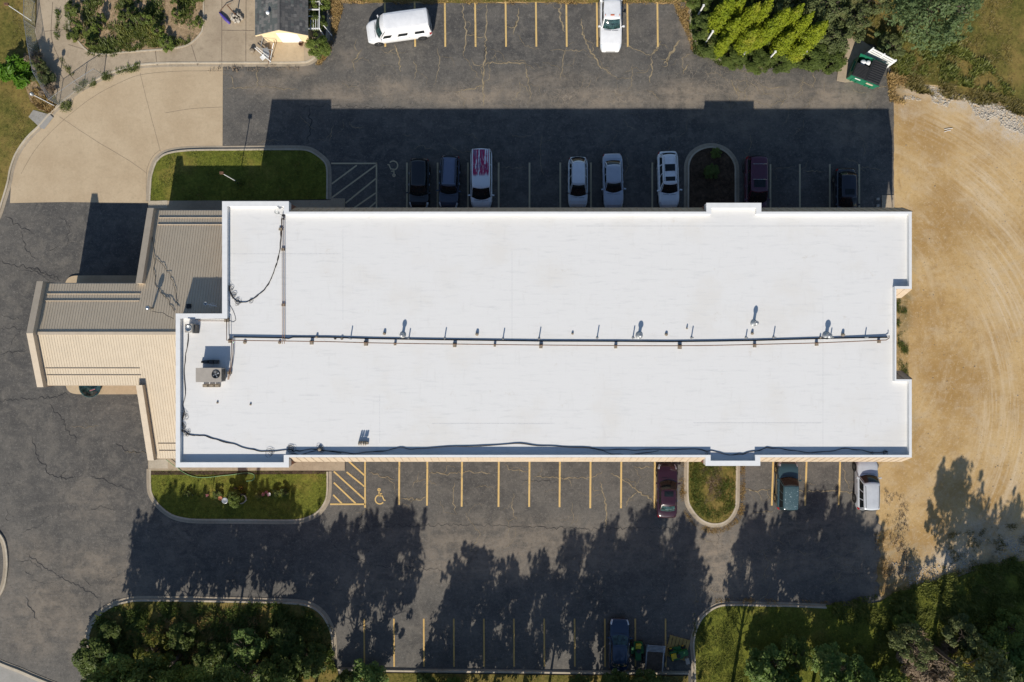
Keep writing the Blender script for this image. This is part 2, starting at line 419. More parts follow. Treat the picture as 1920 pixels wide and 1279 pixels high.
gravel_f = blobs([(1720,170,60,26,.9),(1800,190,90,34,.8),(1860,215,70,50,1),(1900,235,60,60,1),(1930,200,60,60,1),(1680,150,25,30,.5),(1850,1010,120,70,.6),(1700,1060,60,50,.5),(1790,1050,110,45,.9),(1700,200,60,40,.35)])
green_f = blobs([(1900,185,60,20,.7),(1695,590,22,60,.75),(1690,660,18,60,.9),(1700,560,18,40,.7),(1850,1060,90,40,.8),(1700,1100,60,40,.8),(1680,1000,30,60,.45),(1690,150,18,50,.7),(1715,470,10,90,.25),(1712,780,10,80,.3),(1850,1010,60,40,.35),(1700,1050,80,50,.5)])
track_f = blobs([(1860,330,110,170,.8),(1880,560,80,320,.95),(1790,235,120,50,.7),(1880,820,90,220,.9),(1740,330,60,120,.2)])
def gz(x, y):
    if abs(x) > 60 or abs(y) > 45: return -.02
    return -.02 + .05*mnoise.noise(Vector((x*.12, y*.12, 0)))*sm(abs(x-42), 10) + .015*mnoise.noise(Vector((x*.9, y*.9, 3)))
ground = grid_sheet('ground', gx, gy, lambda x, y: gz(x, y) if x > 34.8 else -.03, M['dirt'], {'gravel': gravel_f, 'green': green_f, 'track': track_f})

dust_f = blobs([(980,1020,430,75,.62),(1345,1040,75,120,1),(80,1150,170,120,.5),(1650,960,24,120,.9),(1655,1060,40,80,1),(1480,990,200,40,.4),(330,1010,80,120,.3),(170,940,90,90,.3),(640,175,110,34,.8),(500,160,80,34,.6),(900,182,200,34,.95),(1120,186,190,34,.95),(1290,178,120,46,1),(1420,182,160,50,.9),(1560,180,140,46,1),
   (730,165,90,30,.9),(780,180,150,26,.7),(1000,150,180,30,.45),(1330,215,90,26,.5),(1600,240,100,60,.5),(1400,240,60,26,.3),
   (560,130,60,30,.6),(900,1060,240,60,.75),(1080,1030,160,70,.55),(1340,1050,90,80,.9),(1360,1100,110,50,.8),(1480,1060,180,40,.65),(1620,1050,110,90,.8),(1640,960,50,90,.7),
   (700,1090,120,60,.5),(640,1120,90,50,.4),(60,1040,90,60,.35),(90,1130,110,80,.6),(180,1060,120,60,.55),(240,1090,100,50,.5),(60,1200,90,60,.5),(150,1200,40,80,.7),
   (1660,900,30,140,.6),(1650,1110,60,50,.7),(1400,1000,60,60,.35),(1180,1050,160,40,.3),(820,1170,60,40,.3),(1290,60,26,90,.8),(650,110,40,40,.4),(656,102,11,10,1),(448,142,12,10,1),(618,60,14,90,.5),(1250,55,40,60,.25)])
tired_f = blobs([(900,180,220,40,.9),(1120,182,200,36,1),(1360,150,180,60,1),(700,160,120,50,.7),(1100,140,300,70,.5),(1400,1060,110,80,.9),(1340,1090,100,60,1),(1600,1060,120,70,.7),(900,1050,200,40,.4),(500,160,90,40,.5),
   (1150,900,250,60,.35),(180,1070,90,50,.5),(1000,60,300,80,.25)])
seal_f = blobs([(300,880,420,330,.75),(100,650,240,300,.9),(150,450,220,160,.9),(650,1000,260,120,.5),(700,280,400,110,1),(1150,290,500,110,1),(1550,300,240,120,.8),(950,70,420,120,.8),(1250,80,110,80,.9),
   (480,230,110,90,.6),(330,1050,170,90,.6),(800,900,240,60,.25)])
AX0, AX1 = -52, 34.4
def awarp(x, y):
    X = x
    if x > 31.5:
        if y < -9: X = 33.0 + .8*mnoise.noise(Vector((y*.5, 1, 0))) + .5*mnoise.noise(Vector((y*2.1, 5, 0)))
        else: X = 34.4 + .07*mnoise.noise(Vector((y*1.3, 2, 0)))
        X = min(x, X) if x < AX1-.01 else X
    Y = y
    if y > 30.3: Y = 30.45 + .25*mnoise.noise(Vector((x*.7, 9, 0)))
    return X, Y
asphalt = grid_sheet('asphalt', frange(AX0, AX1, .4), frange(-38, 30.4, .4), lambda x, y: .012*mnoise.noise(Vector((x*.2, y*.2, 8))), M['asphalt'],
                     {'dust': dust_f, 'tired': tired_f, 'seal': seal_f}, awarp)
ZA = .016
# ---- kerbs: gutter pan then an upstand, along the edge of the asphalt
def kerb(name, px, side, gut=.30, up=.15, h=.13, n=5, closed=False):
    path = spline(PX(px), n, closed)
    g = MB(); ribbon(g, path, 0, side*gut, -.02, .03, closed, .003); g.build('gutter', M['gutter'], fix=True)['kind'] = 'structure'
    k = MB(); ribbon(k, path, side*(gut+.002), side*(gut+up), -.02, h, closed, .006); o = k.build(name, M['kerb'], fix=True); o['kind'] = 'structure'
    return offset(path, side*(gut+up-.02), closed)
isA = [(273.7,378),(276,340),(279,322),(287.5,300),(303,285),(325,278),(360,274.5),(450,273.5),(560,273),(582.5,276),(602.5,287.5),(617.5,303),(621.7,322),(621.5,374)]
isB = [(275,879),(276,920),(285,941),(302.5,960),(325,974),(360,981),(450,982),(555,982.5),(582.5,976),(602.5,964),(617.5,942.5),(622,920),(622,884)]
isC = [(1282,392),(1282.5,330),(1283.4,305.7),(1292.8,286),(1311.5,273),(1334,268.5),(1356.6,274),(1373.5,287),(1384.7,307.6),(1386,335),(1386,392)]
isD = [(1282.5,860),(1283,939),(1296.6,966),(1315.6,982.7),(1337,989),(1359,985.4),(1376,971),(1385.3,950),(1387,915),(1387.5,860)]
bedE = [(166,1330),(158,1230),(160,1190),(168,1166),(184,1146),(206,1130.6),(234,1121),(261,1117.5),(400,1119),(550,1123),(584,1129),(608,1145),(624,1170),(631,1195),(632,1236)]
kA = kerb('kerb', isA, -1); kB = kerb('kerb', isB, 1); kC = kerb('kerb', isC, -1); kD = kerb('kerb', isD, 1, gut=.25)
kE = kerb('kerb', bedE, -1)
kF = kerb('kerb', [(-40,470),(0,412),(14,372),(22,345),(27.5,317.5),(38,290),(57,263),(78,242.5),(100,218),(121,197.5),(150,175),(175,161),(200,148),(235,135.5),(265,128.5),(320,125.5),(479,125),(572,124),(590,117),(607,100),(617,78),(621,50),(623,-20)], 1, gut=.25)
kG = kerb('kerb', [(-20,990),(0,1014),(6,1041),(6,1070),(0,1100),(-20,1130)], 1)
kH = kerb('kerb', [(-40,1212),(0,1236),(40,1252),(75,1267),(120,1284),(170,1300)], -1, gut=.2, up=.25)
kI = kerb('kerb', [(1292,-30),(1291,20),(1293,57),(1305,88),(1325,106),(1353,117),(1423,119.5),(1507,121),(1556,133)], 1, gut=.08, up=.14)
kJ = kerb('kerb', [(634,1251),(760,1253.5),(930,1255),(1100,1257),(1291,1258)], -1, gut=.12)
kK = kerb('kerb', [(1297,1330),(1296,1239),(1293.7,1208),(1298,1182.5),(1309,1157.5),(1327,1139.5),(1348,1129.5),(1371,1127.5),(1430,1128.5),(1496,1130),(1549,1132.5)], -1, gut=.22)
def xy(l): return [(v.x, v.y) for v in l]
# ---- lawns (raised behind the kerbs)
LAWNS = []
def lawn(name, pts, z, mat, dens=60, blade='grass_blade', hgt=.09):
    o = sheet(name, pts, z, mat, thick=.1); LAWNS.append((pts, z, dens, blade, hgt)); return o
lawn('lawn', xy(kA)+[tuple(P(613,378)[:2]), tuple(P(282,378)[:2])][0:0], .10, M['lawn_green'], 55)
lawn('lawn', xy(kB), .10, M['lawn_green'], 55)
sheet('planting_bed', xy(kC), .10, M['mulch'], thick=.1)
lawn('lawn', xy(kD), .10, M['lawn_dry'], 40)
bedpts = xy(kE) + xy(PX([(634,1258)]))+ xy(PX([(640,1340)]))
lawn('lawn', bedpts, .10, M['lawn_dry'], 22, 'grass_blade')
lawn('lawn', xy(PX([(640,1262),(760,1262),(930,1264),(1100,1266),(1290,1267),(1290,1400),(640,1400)])), .09, M['lawn_dry'], 45)
lawn('lawn', xy(kK)[::-1][::1] + xy(PX([(1297,1420),(2040,1420)])) + xy(PX(lawn_se_top[::-1])), .085, M['lawn_green'], 50)
lawn('lawn', xy(PX([(-90,-90),(70,-90),(69,32),(66,60),(78,110),(108,190)])) + xy([v for v in kF if v.y < P(0,199).y and v.y > P(0,480).y])[::-1] + xy(PX([(-90,500)])), .09, M['lawn_dry'], 45, 'grass_dry')
lawn('lawn', xy(lawn_ne), .06, M['lawn_dry'], 60, 'grass_dry', .12)
lawn('lawn', xy(PX([(-60,990),(-3,1014),(-2,1070),(-8,1100),(-60,1130)])), .09, M['lawn_green'], 30)
lawn('lawn', xy(PX([(626,-90),(640,-30),(650,1),(700,5),(780,2),(860,6),(960,3),(1100,5),(1200,4),(1285,4),(1288,-90)])), .03, M['lawn_dry'], 40, 'straw')
sheet('planting_bed', xy(kI)+xy(PX([(1580,140),(1592,100),(1590,-60)])), .09, M['mulch'], thick=.1)
# ---- concrete
fpath = [v for v in kF if v.y > P(0,378).y and v.x < P(577,0).x]
drive = sheet('driveway', [(v.x-.0, v.y) for v in offset(spline(PX([(22,345),(27.5,317.5),(38,290),(57,263),(78,242.5),(100,218),(121,197.5),(150,175),(175,161),(200,148),(235,135.5),(265,128.5),(320,125.5),(418,125)]),5), .05)] + xy(PX([(417,380),(417,386),(276,381),(200,380),(120,379),(60,380),(19,381)])), .020, M['drive'])
plaza = sheet('plaza_paving', xy(PX([(72,-60),(70,32),(67,60),(80,112),(110,194)])) + xy([v for v in kF if P(0,214).y < v.y and v.y > P(0,197).y and v.x < P(600,0).x]) + xy(PX([(602,98),(606,60),(606,-60)])), .105, M['walk'], thick=.1)
sheet('sidewalk', xy(PX([(279,377),(621,376),(621,372.5),(647,372.5),(647,394),(647,410),(279,410)])), .125, M['walk'], thick=.13)
sheet('sidewalk', xy(PX([(279,882),(613,882),(622,882),(647,882),(647,855),(279,855)])), .125, M['walk'], thick=.13)
sheet('concrete_pad', xy(PX([(1653,366),(1676,366),(1677,400),(1653,400)])), .05, M['walk'], thick=.05)
sheet('concrete_pad', xy(PX([(1578,70),(1602,66),(1640,95),(1660,120),(1640,150),(1584,155),(1568,152)])), .10, M['walk'], thick=.05)
island = spline(PX([(282,517),(150,517),(132,520),(124,532),(122,560),(122,690),(126,726),(134,736),(150,739),(282,739)]), 4)
sheet('entry_island', xy(island), .14, M['drive'], thick=.14)
sheet('street', xy([v for v in offset(spline(PX([(-60,1200),(0,1236),(40,1252),(75,1267),(120,1284),(190,1310)]), 4), -.42)])+xy(PX([(190,1500),(-90,1500),(-90,1200)])), .022, M['street'])
sheet('flagstone_patch', xy(PX([(280,377.5),(315,376.5),(315,391),(279,392)])), .129, M['kerb'])
sheet('flagstone_patch', xy(PX([(280,862),(316,861),(316,878),(280,878)])), .129, M['kerb'])
sheet('drain_apron', xy(PX([(55,220),(64,207),(96,216),(101,221),(84,243),(78,241)])), .115, M['street'], thick=.05)
sheet('bare_soil', xy(PX([(48,160),(66,152),(86,178),(108,200),(99,214),(74,206),(58,190)])), .096, M['bed_soil'])
sheet('mulch_strip', xy(PX([(284,883),(612,883),(612,888),(500,889),(380,890),(284,890)])), .106, M['mulch'])
# expansion joints
def strips(name, lines, wd, z, mat, parent=None, n=5, jit=.0):
    mb = MB()
    for ln in lines:
        p = spline(PX(ln), n) if len(ln) > 2 else PX(ln)
        if jit: p = [v+Vector((rnd.uniform(-jit, jit), rnd.uniform(-jit, jit), 0)) for v in p]
        A = offset(p, wd/2); B = offset(p, -wd/2); b0 = len(mb.v)
        for a, b in zip(A, B): mb.v += [(a.x, a.y, z), (b.x, b.y, z)]
        for i in range(len(p)-1): mb.f.append((b0+2*i, b0+2*i+1, b0+2*i+3, b0+2*i+2))
    o = mb.build(name, mat, parent); return o
strips('expansion_joint', [[(263,137),(272,175),(285,225),(301,284)],[(112,219),(180,264),(240,300),(276,325)],[(417,201),(360,204),(310,212)],[(40,326),(60,290),(84,260),(120,225),(170,185),(215,160),(262,141),(330,134),(417,133)],[(275,376),(275,322),(285,296),(300,281)]], .03, .024, M['joint'], drive, jit=.01)['kind'] = 'stuff'
strips('paving_joint', [[(100,5),(98,70),(112,110),(140,150),(158,172)],[(417,0),(417,122)],[(417,58),(478,59)],[(462,60),(462,120)],[(500,0),(500,0.1)],[(200,103),(198,140)],[(292,96),(296,124)],[(360,85),(372,124)],[(85,60),(131,56)],[(130,85),(170,97)],[(462,0),(462,58)]], .06, .109, M['joint'], plaza, jit=.02)['kind'] = 'stuff'

# ---- painted markings
M['paint_worn'] = road_paint('very_worn_yellow_paint', (.60, .38, .12), .56)
def stripe(a, b, wd=.155, mat='paint_yellow', name='stall_line', z=ZA):
    a = P(*a); b = P(*b); d = (b-a); L = d.length; d.normalize(); nrm = Vector((-d.y, d.x, 0))*wd/2
    vs = []; k = max(2, int(L/.5))
    for i in range(k+1):
        p = a+d*L*i/k; j = rnd.uniform(-.008, .008)
        vs += [p+nrm*(1+j*6)+Vector((0,0,z)), p-nrm*(1-j*6)+Vector((0,0,z))]
    return MB().add(vs, [(2*i, 2*i+1, 2*i+3, 2*i+2) for i in range(k)]).build(name, M[mat], asphalt)
for x in (722, 778, 834.5, 891.3, 948.4, 1005.2, 1062.2, 1119.5, 1176.6, 1232.9): stripe((x-.5, 3), (x+.5, 88))
for x in (763, 820.5, 877.4, 935, 992.8, 1050.5, 1108, 1166, 1223): stripe((x, 305), (x, 400), .15, 'paint_pale')
for x in (1444.5, 1499.6, 1555.8, 1611): stripe((x, 308), (x, 402), .15, 'paint_pale')
for x, y in ((748.5,946.7),(801,948),(866,950),(935,950.5),(992.5,950.5),(1049.5,951),(1107,953),(1164.6,953),(1227.5,953),(1448.5,948),(1511,948),(1574,947)):
    stripe((x+ (1.5 if x > 1400 else .4), 856), (x-(1.5 if x > 1400 else .4), y), .16)
for x in (682.8, 738.5, 794.5, 850.8, 907.3, 963.5, 1020.3, 1077.3, 1134, 1191, 1247.7): stripe((x, 1160), (x+.5, 1250), .14, 'paint_worn')
for a, b in (((621,306.5),(707,306.5)), ((706,306),(706,392)), ((622,345),(669,310)), ((622,371),(705,310)), ((648,381),(706,334)), ((661,392),(706,361)), ((690,392),(706,378))):
    stripe(a, b, .13, 'paint_pale', 'hatch_line')
for a, b in (((619,945.5),(685,945.5)), ((684.5,858),(684.5,952)), ((654,865),(683,891)), ((650,885),(683,912)), ((626,884),(683,936)), ((626,905),(667,944)), ((625,928),(641,944))):
    stripe(a, b, .14, 'paint_yellow', 'hatch_line')
def wheelchair(px, py, rot, mat):
    c = P(px, py); m = MB()
    def T(x, y): 
        v = Matrix.Rotation(rot, 3, 'Z') @ Vector((x, y, 0)); return (c.x+v.x, c.y+v.y, ZA)
    def seg(pts, wd):
        pv = [Vector((a, b, 0)) for a, b in pts]; A = offset(pv, wd/2); B = offset(pv, -wd/2); vs = []
        for a, b in zip(A, B): vs += [T(a.x, a.y), T(b.x, b.y)]
        m.add(vs, [(2*i, 2*i+1, 2*i+3, 2*i+2) for i in range(len(pv)-1)])
    seg([(-.02+.40*math.cos(R(a)), -.22+.40*math.sin(R(a))) for a in range(-40, -291, -12)], .11)
    seg([(-.08,.55),(-.08,.1),(.2,.1),(.38,-.3),(.5,-.28)], .11); seg([(-.08,.3),(.18,.3)], .09)
    seg([(-.08+.1*math.cos(R(a)), .66+.1*math.sin(R(a))) for a in range(0, 361, 30)], .11)
    m.build('wheelchair_symbol', M[mat], asphalt)
wheelchair(737, 315, math.pi, 'paint_pale'); wheelchair(712.5, 932, 0, 'paint_yellow')

# ---- cracks in the asphalt: jagged ribbons that widen and thin
def crack(mb, pts, w0, jag=.10, z=ZA-.002):
    p = spline(PX(pts), 1); out = [p[0]]
    for a, b in zip(p[:-1], p[1:]):
        L = (b-a).length; k = max(1, int(L/.16)); t = (b-a).normalized(); nn = Vector((-t.y, t.x, 0))
        for i in range(1, k+1):
            q = a+(b-a)*i/k; out.append(q+nn*jag*(mnoise.noise(q*2.6)*1.6+rnd.uniform(-.75, .75)))
    A = []; 
    for i, q in enumerate(out):
        t = (out[min(i+1, len(out)-1)]-out[max(0, i-1)]).normalized(); nn = Vector((-t.y, t.x, 0))
        e = min(1, i/4+.25, (len(out)-1-i)/4+.25)
        ww = w0*e*(.35+1.1*abs(mnoise.noise(q*.9+Vector((3,3,3))))+rnd.uniform(0, .45))
        A.append((q+nn*ww/2, q-nn*ww/2))
    b0 = len(mb.v)
    for a, b in A: mb.v += [(a.x, a.y, z), (b.x, b.y, z)]
    for i in range(len(A)-1): mb.f.append((b0+2*i, b0+2*i+1, b0+2*i+3, b0+2*i+2))
    return out
ct = MB(); cd = MB()
tan = [([(867,5),(870,35),(875,65),(870,90),(868,105)],.16),([(875,66),(908,70)],.14),([(913,5),(912,40),(910,68),(911,110),(908,118),(906,150),(907,200)],.16),([(909,118),(985,118)],.16),
 ([(973,15),(970,40),(962,65)],.18),([(1051,0),(1050,25),(1057,60)],.22),([(1091,35),(1093,60),(1100,85),(1115,108),(1125,125),(1145,138)],.18),([(1062,90),(1056,110),(1052,150)],.1),
 ([(1222,104),(1240,78)],.2),([(1222,106),(1222,125),(1217,155)],.15),([(1245,120),(1262,95),(1273,75)],.3),([(1170,82),(1190,92),(1222,104)],.12),([(1280,140),(1290,120)],.22),
 ([(905,160),(880,168),(850,172)],.12),([(985,120),(990,150),(995,180),(990,195)],.09),([(870,105),(900,150)],.06),([(740,82),(748,110),(752,135)],.16),([(662,115),(680,92)],.14),([(664,135),(662,115),(661,110)],.12),
 ([(776,110),(780,130),(778,150)],.08),([(820,90),(825,120),(815,160)],.08),([(1030,93),(1070,95),(1100,95)],.08),([(1186,120),(1185,150),(1180,170)],.08),([(1370,150),(1385,180)],.12),
 ([(482,270),(500,262),(530,265)],.04),([(560,215),(575,230),(590,245)],.05),([(625,235),(618,265)],.08),
 ([(1016,250),(1012,290),(1014,310),(1018,330)],.05),([(1158,250),(1140,278)],.05),([(690,885),(715,893),(740,900)],.12),([(802,885),(840,890),(880,884),(920,888)],.12),([(945,868),(955,880),(990,884)],.1),
 ([(1000,893),(1060,897),(1110,895),(1130,885)],.12),([(1145,888),(1170,900),(1195,920),(1225,940)],.17),([(1125,902),(1133,930),(1138,960),(1135,990)],.18),([(1195,923),(1180,935),(1172,952)],.12),
 ([(1188,875),(1230,877)],.12),([(1385,917),(1410,920),(1445,918)],.13),([(1450,918),(1520,922),(1570,920),(1600,924)],.14),([(1580,870),(1586,900),(1592,918)],.1),([(1410,962),(1450,958)],.1),
 ([(1400,290),(1410,270),(1405,250)],.04),([(1450,318),(1490,313)],.05),([(1505,320),(1545,322)],.08),([(1615,312),(1660,320)],.06),([(940,314),(990,316)],.05),
 ([(852,905),(849,930),(855,965)],.1),([(962,925),(960,950),(968,975)],.1),([(1072,940),(1074,980)],.07),([(870,960),(900,1000),(880,1040)],.05),([(130,800),(165,802),(185,797)],.05),([(233,847),(262,848),(277,851)],.05),
 ([(750,935),(790,937),(802,930)],.12),([(1310,95),(1350,120)],.05),([(1500,150),(1530,165)],.08),([(430,140),(440,165)],.1),([(482,160),(520,166),(560,168)],.06),([(483,130),(482,165)],.09),([(425,165),(475,164)],.08)]
for p, w_ in tan:
    o_ = crack(ct, p, w_*.72)
    for _ in range(max(1, len(o_)//16)):      # side branches
        q = o_[rnd.randrange(len(o_))]; a = rnd.uniform(0, 6.28); L = rnd.uniform(8, 28)
        X = 960+q.x*F/H; Y = 639.5-q.y*F/H
        crack(ct, [(X, Y), (X+L*math.cos(a), Y+L*math.sin(a)), (X+L*1.5*math.cos(a+.5), Y+L*1.5*math.sin(a+.5))], w_*.3)
for _ in range(150):                            # finer random ones in the lots
    X, Y = rnd.choice([(rnd.uniform(640, 1280), rnd.uniform(90, 195)), (rnd.uniform(640, 1650), rnd.uniform(870, 1010)), (rnd.uniform(1280, 1640), rnd.uniform(990, 1110)), (rnd.uniform(1300, 1650), rnd.uniform(130, 200)), (rnd.uniform(640, 1650), rnd.uniform(205, 300))])
    a = rnd.choice([0, 1.57, 1.57, 3.1]) + rnd.uniform(-.5, .5); L = rnd.uniform(15, 60)
    crack(ct, [(X, Y), (X+L*.5*math.cos(a), Y+L*.5*math.sin(a)), (X+L*math.cos(a+.4), Y+L*math.sin(a+.4))], rnd.uniform(.012, .045))
dark = [([(0,664),(20,660),(48,657)],.12),([(0,617),(25,615),(47,618)],.08),([(0,752),(40,748),(90,745),(130,740)],.1),([(90,757),(110,777),(125,800),(145,830)],.1),([(215,827),(235,845),(277,850)],.1),([(60,820),(75,865),(95,890),(120,897),(140,893)],.12),
 ([(170,892),(210,908),(250,920)],.12),([(0,492),(40,498),(75,508),(115,525)],.1),([(10,405),(40,425),(65,440)],.06),([(45,500),(80,512),(110,530)],.05),([(2,590),(45,600)],.06),([(582,200),(583,235),(577,270)],.16),
 ([(909,75),(911,115)],.1),([(640,984),(700,986),(800,985),(900,984),(1000,988),(1100,992),(1180,990),(1280,990)],.07),([(1345,995),(1347,1020)],.08),([(700,1060),(760,1063),(830,1070)],.07),([(620,1020),(640,1035),(700,1062)],.06),
 ([(50,1040),(80,1060),(110,1080),(140,1095),(185,1120)],.12),([(48,1120),(54,1135),(62,1150),(72,1162)],.16),([(560,200),(620,198),(760,204)],.06),([(1440,200),(1447,245)],.0),([(1545,270),(1538,290)],.06),([(975,900),(1060,905)],.05),([(820,895),(870,900)],.05)]
for p, w_ in dark:
    if w_: crack(cd, p, w_*.55, .14)
for _ in range(30):
    X, Y = rnd.uniform(0, 270), rnd.uniform(400, 1100)
    if 40 < X and 520 < Y < 740: continue
    a = rnd.uniform(0, 6.28); L = rnd.uniform(20, 70)
    crack(cd, [(X, Y), (X+L*.5*math.cos(a), Y+L*.5*math.sin(a)), (X+L*math.cos(a+.3), Y+L*math.sin(a+.3))], .03)
ct.build('dusty_crack', M['crack_tan'], asphalt)['kind'] = 'stuff'
cd.build('tar_crack', M['crack_dark'], asphalt)['kind'] = 'stuff'

# ---------------------------------------------------------------- the building
ZP = 6.5; ZR = 6.12; ZW = 5.9
bld = empty('motel_building', (0, 0, 0), label='long brick motel with flat white roof and tan metal roofed entry wing', cat='building')
ring_px = [(417,378),(541,378),(541,397.5),(1325,397.5),(1325,381),(1427,381),(1427,397.5),(1709,397.5),(1709,541),(1680,541),(1680,712),(1709,712),(1709,857),(1425,857),(1425,873),(1323.5,873),(1323.5,857),(541,857),(541,876),(330,876),(330,588.5),(417,588.5)]
ring_w = [.36,.36,.14,.36,.36,.36,.14,.16,.16,.08,.12,.16,.14,.36,.36,.36,.14,.36,.36,.30,.36,.36]
outer = [P(a, b, ZP) for a, b in ring_px]
outer = [Vector((v.x, v.y, 0)) for v in outer]
def ring_inner(o, ws):
    n = len(o); res = []
    for i in range(n):
        p = o[i]; a = o[i-1]; b = o[(i+1) % n]; wp = ws[i-1]; wn = ws[i]
        # clockwise seen in photo = y flips: orientation check
        s = 1 if poly_area([(v.x, v.y) for v in o]) > 0 else -1
        t1 = (p-a).normalized(); t2 = (b-p).normalized(); n1 = Vector((-t1.y, t1.x, 0))*s; n2 = Vector((-t2.y, t2.x, 0))*s
        # axis aligned edges: solve directly
        q = p + n1*wp + n2*wn
        res.append(q)
    return res
inner = ring_inner(outer, ring_w)
def ring_mesh(name, o, i, z0, z1, mat, parent):
    mb = MB(); n = len(o)
    for k in range(n):
        a, b, c, d = o[k], o[(k+1) % n], i[(k+1) % n], i[k]
        mb.add([(a.x,a.y,z1),(b.x,b.y,z1),(c.x,c.y,z1),(d.x,d.y,z1)], [(0,1,2,3)])
        mb.add([(a.x,a.y,z0),(b.x,b.y,z0),(b.x,b.y,z1),(a.x,a.y,z1)], [(0,1,2,3)])
        mb.add([(d.x,d.y,z0),(c.x,c.y,z0),(c.x,c.y,z1),(d.x,d.y,z1)], [(0,1,2,3)])
    return mb.build(name, mat, parent, fix=True)
roof = sheet('flat_roof', [((v.x+w_.x)/2, (v.y+w_.y)/2) for v, w_ in zip(outer, inner)], ZR, M['membrane'], bld, kind=None)
ring_mesh('parapet', outer, inner, ZR-.3, ZP-.04, M['membrane'], bld)
o2 = ring_inner(outer, [-.025]*len(outer)); i2 = ring_inner(inner, [.025]*len(inner))
ring_mesh('coping', o2, i2, ZP-.039, ZP, M['coping'], bld)
# brick walls under it
wo = ring_inner(outer, [.03]*len(outer))
mb = MB(); n = len(wo)
for k in range(n):
    a, b = wo[k], wo[(k+1) % n]
    mb.add([(a.x,a.y,-.05),(b.x,b.y,-.05),(b.x,b.y,ZR-.302),(a.x,a.y,ZR-.302)], [(0,1,2,3)])
mb.build('brick_wall', M['brick'], bld, fix=True)
# windows and doors of the long fronts (mostly hidden under the mansard)
def opening(x, y, face, z0, wd, hg, kind):
    d = 1 if face == 'n' else -1
    MB().box((x, y+d*.03, z0+hg/2), (wd+.14, .06, hg+.14)).build(kind+'_frame', M['tan_trim'], bld)
    MB().box((x, y+d*.068, z0+hg/2), (wd, .012, hg)).build(kind, M['glass'] if kind == 'window' else M['dark_metal'], bld)
yn = outer[2].y-.03; ys_ = outer[16].y+.03
for k in range(12):
    x = P(600+k*60, 0, 3).x
    if 0 < k < 12:
        opening(x, yn, 'n', 1.0, 1.5, 1.3, 'window'); opening(x+1.5, yn, 'n', .05, .9, 2.1, 'door')
        opening(x, ys_, 's', 1.0, 1.5, 1.3, 'window'); opening(x+1.5, ys_, 's', .05, .9, 2.1, 'door')
# mansard skirt of seamed panels
man = empty('mansard', (0, 0, 0), parent=bld)
def panel_mesh(wd, out, z0, z1, mat):
    m = MB(); m.grid(lambda u, v: (wd*u, out*v, z1+(z0-z1)*v), 1, 1)
    m.grid(lambda u, v: (wd*u, out*v+.02, z1-.03+(z0-z1)*v), 1, 1)
    L = math.hypot(out, z1-z0); nx = Vector((0, (z1-z0)/L, out/L))
    a = Vector((wd-.02, 0, z1)); b = Vector((wd-.02, out, z0)); c = Vector((.018, 0, 0))
    m.add([a, a+c, b+c, b, a+nx*.045, a+c+nx*.045, b+c+nx*.045, b+nx*.045], [(4,5,6,7),(0,4,7,3),(1,2,6,5),(3,7,6,2)])
    m.add([(0,out,z0),(wd,out,z0),(wd,out,z0-.1),(0,out,z0-.1)], [(0,1,2,3)])
    return m.mesh('mansard_panel', mat)
M['mansard'] = plain('mansard_metal', (.50, .40, .29), .6, var=.08, scale=2)
pm = panel_mesh(.6, .62, 4.9, ZP-.03, M['mansard'])
def skirt(x0, x1, y, d, pmesh=None):
    n = int(round((x1-x0)/.6)); s = (x1-x0)/(n*.6)
    for k in range(n):
        o = link(bpy.data.objects.new('mansard_panel', pmesh or pm), man)
        if d > 0: o.location = (x0+k*.6*s, y, 0); o.scale = (s, 1, 1)
        else: o.location = (x0+(k+1)*.6*s, y, 0); o.rotation_euler = (0, 0, math.pi); o.scale = (s, 1, 1)
skirt(outer[2].x, outer[3].x, outer[2].y+.028, 1); skirt(outer[6].x, outer[7].x+.12, outer[6].y+.028, 1)
skirt(outer[17].x, outer[16].x, outer[17].y-.028, -1); skirt(outer[13].x, outer[12].x+.12, outer[13].y-.028, -1)
pe = panel_mesh(.6, .75, 4.9, ZP-.03, M['mansard'])
def skirt_e(y0, y1, x):
    n = int(round((y1-y0)/.6)); s = (y1-y0)/(n*.6)
    for k in range(n):
        o = link(bpy.data.objects.new('mansard_panel', pe), man); o.location = (x, y0+(k+1)*.6*s, 0); o.rotation_euler = (0, 0, -math.pi/2); o.scale = (s, 1, 1)
skirt_e(outer[8].y, outer[7].y, outer[7].x+.028); skirt_e(outer[12].y, outer[11].y, outer[11].x+.028)
# recess returns: small skirts facing into the notch
skirt(outer[9].x+.05, outer[8].x+.1, outer[8].y-.028, -1); skirt(outer[10].x+.05, outer[11].x+.1, outer[11].y+.028, 1)
# membrane seams
M['seam'] = plain('membrane_seam', (.60, .60, .60), .8, var=.2, scale=8)
strips('roof_seam', [[(430,476),(640,476)],[(810,794),(1040,794)],[(1543,572),(1543,840)],[(1300,793),(1540,793)],[(1080,424),(1640,424)],[(643,430),(643,600)],[(712,740),(712,830)],[(560,741),(600,741)],[(1190,850),(1540,850)],[(960,470),(960,640)]], .03, 0, M['seam'], bld, jit=0)
sm_o = COL.objects['roof_seam']
for v in sm_o.data.vertices: v.co.x *= (H-ZR)/H; v.co.y *= (H-ZR)/H; v.co.z = ZR+.004
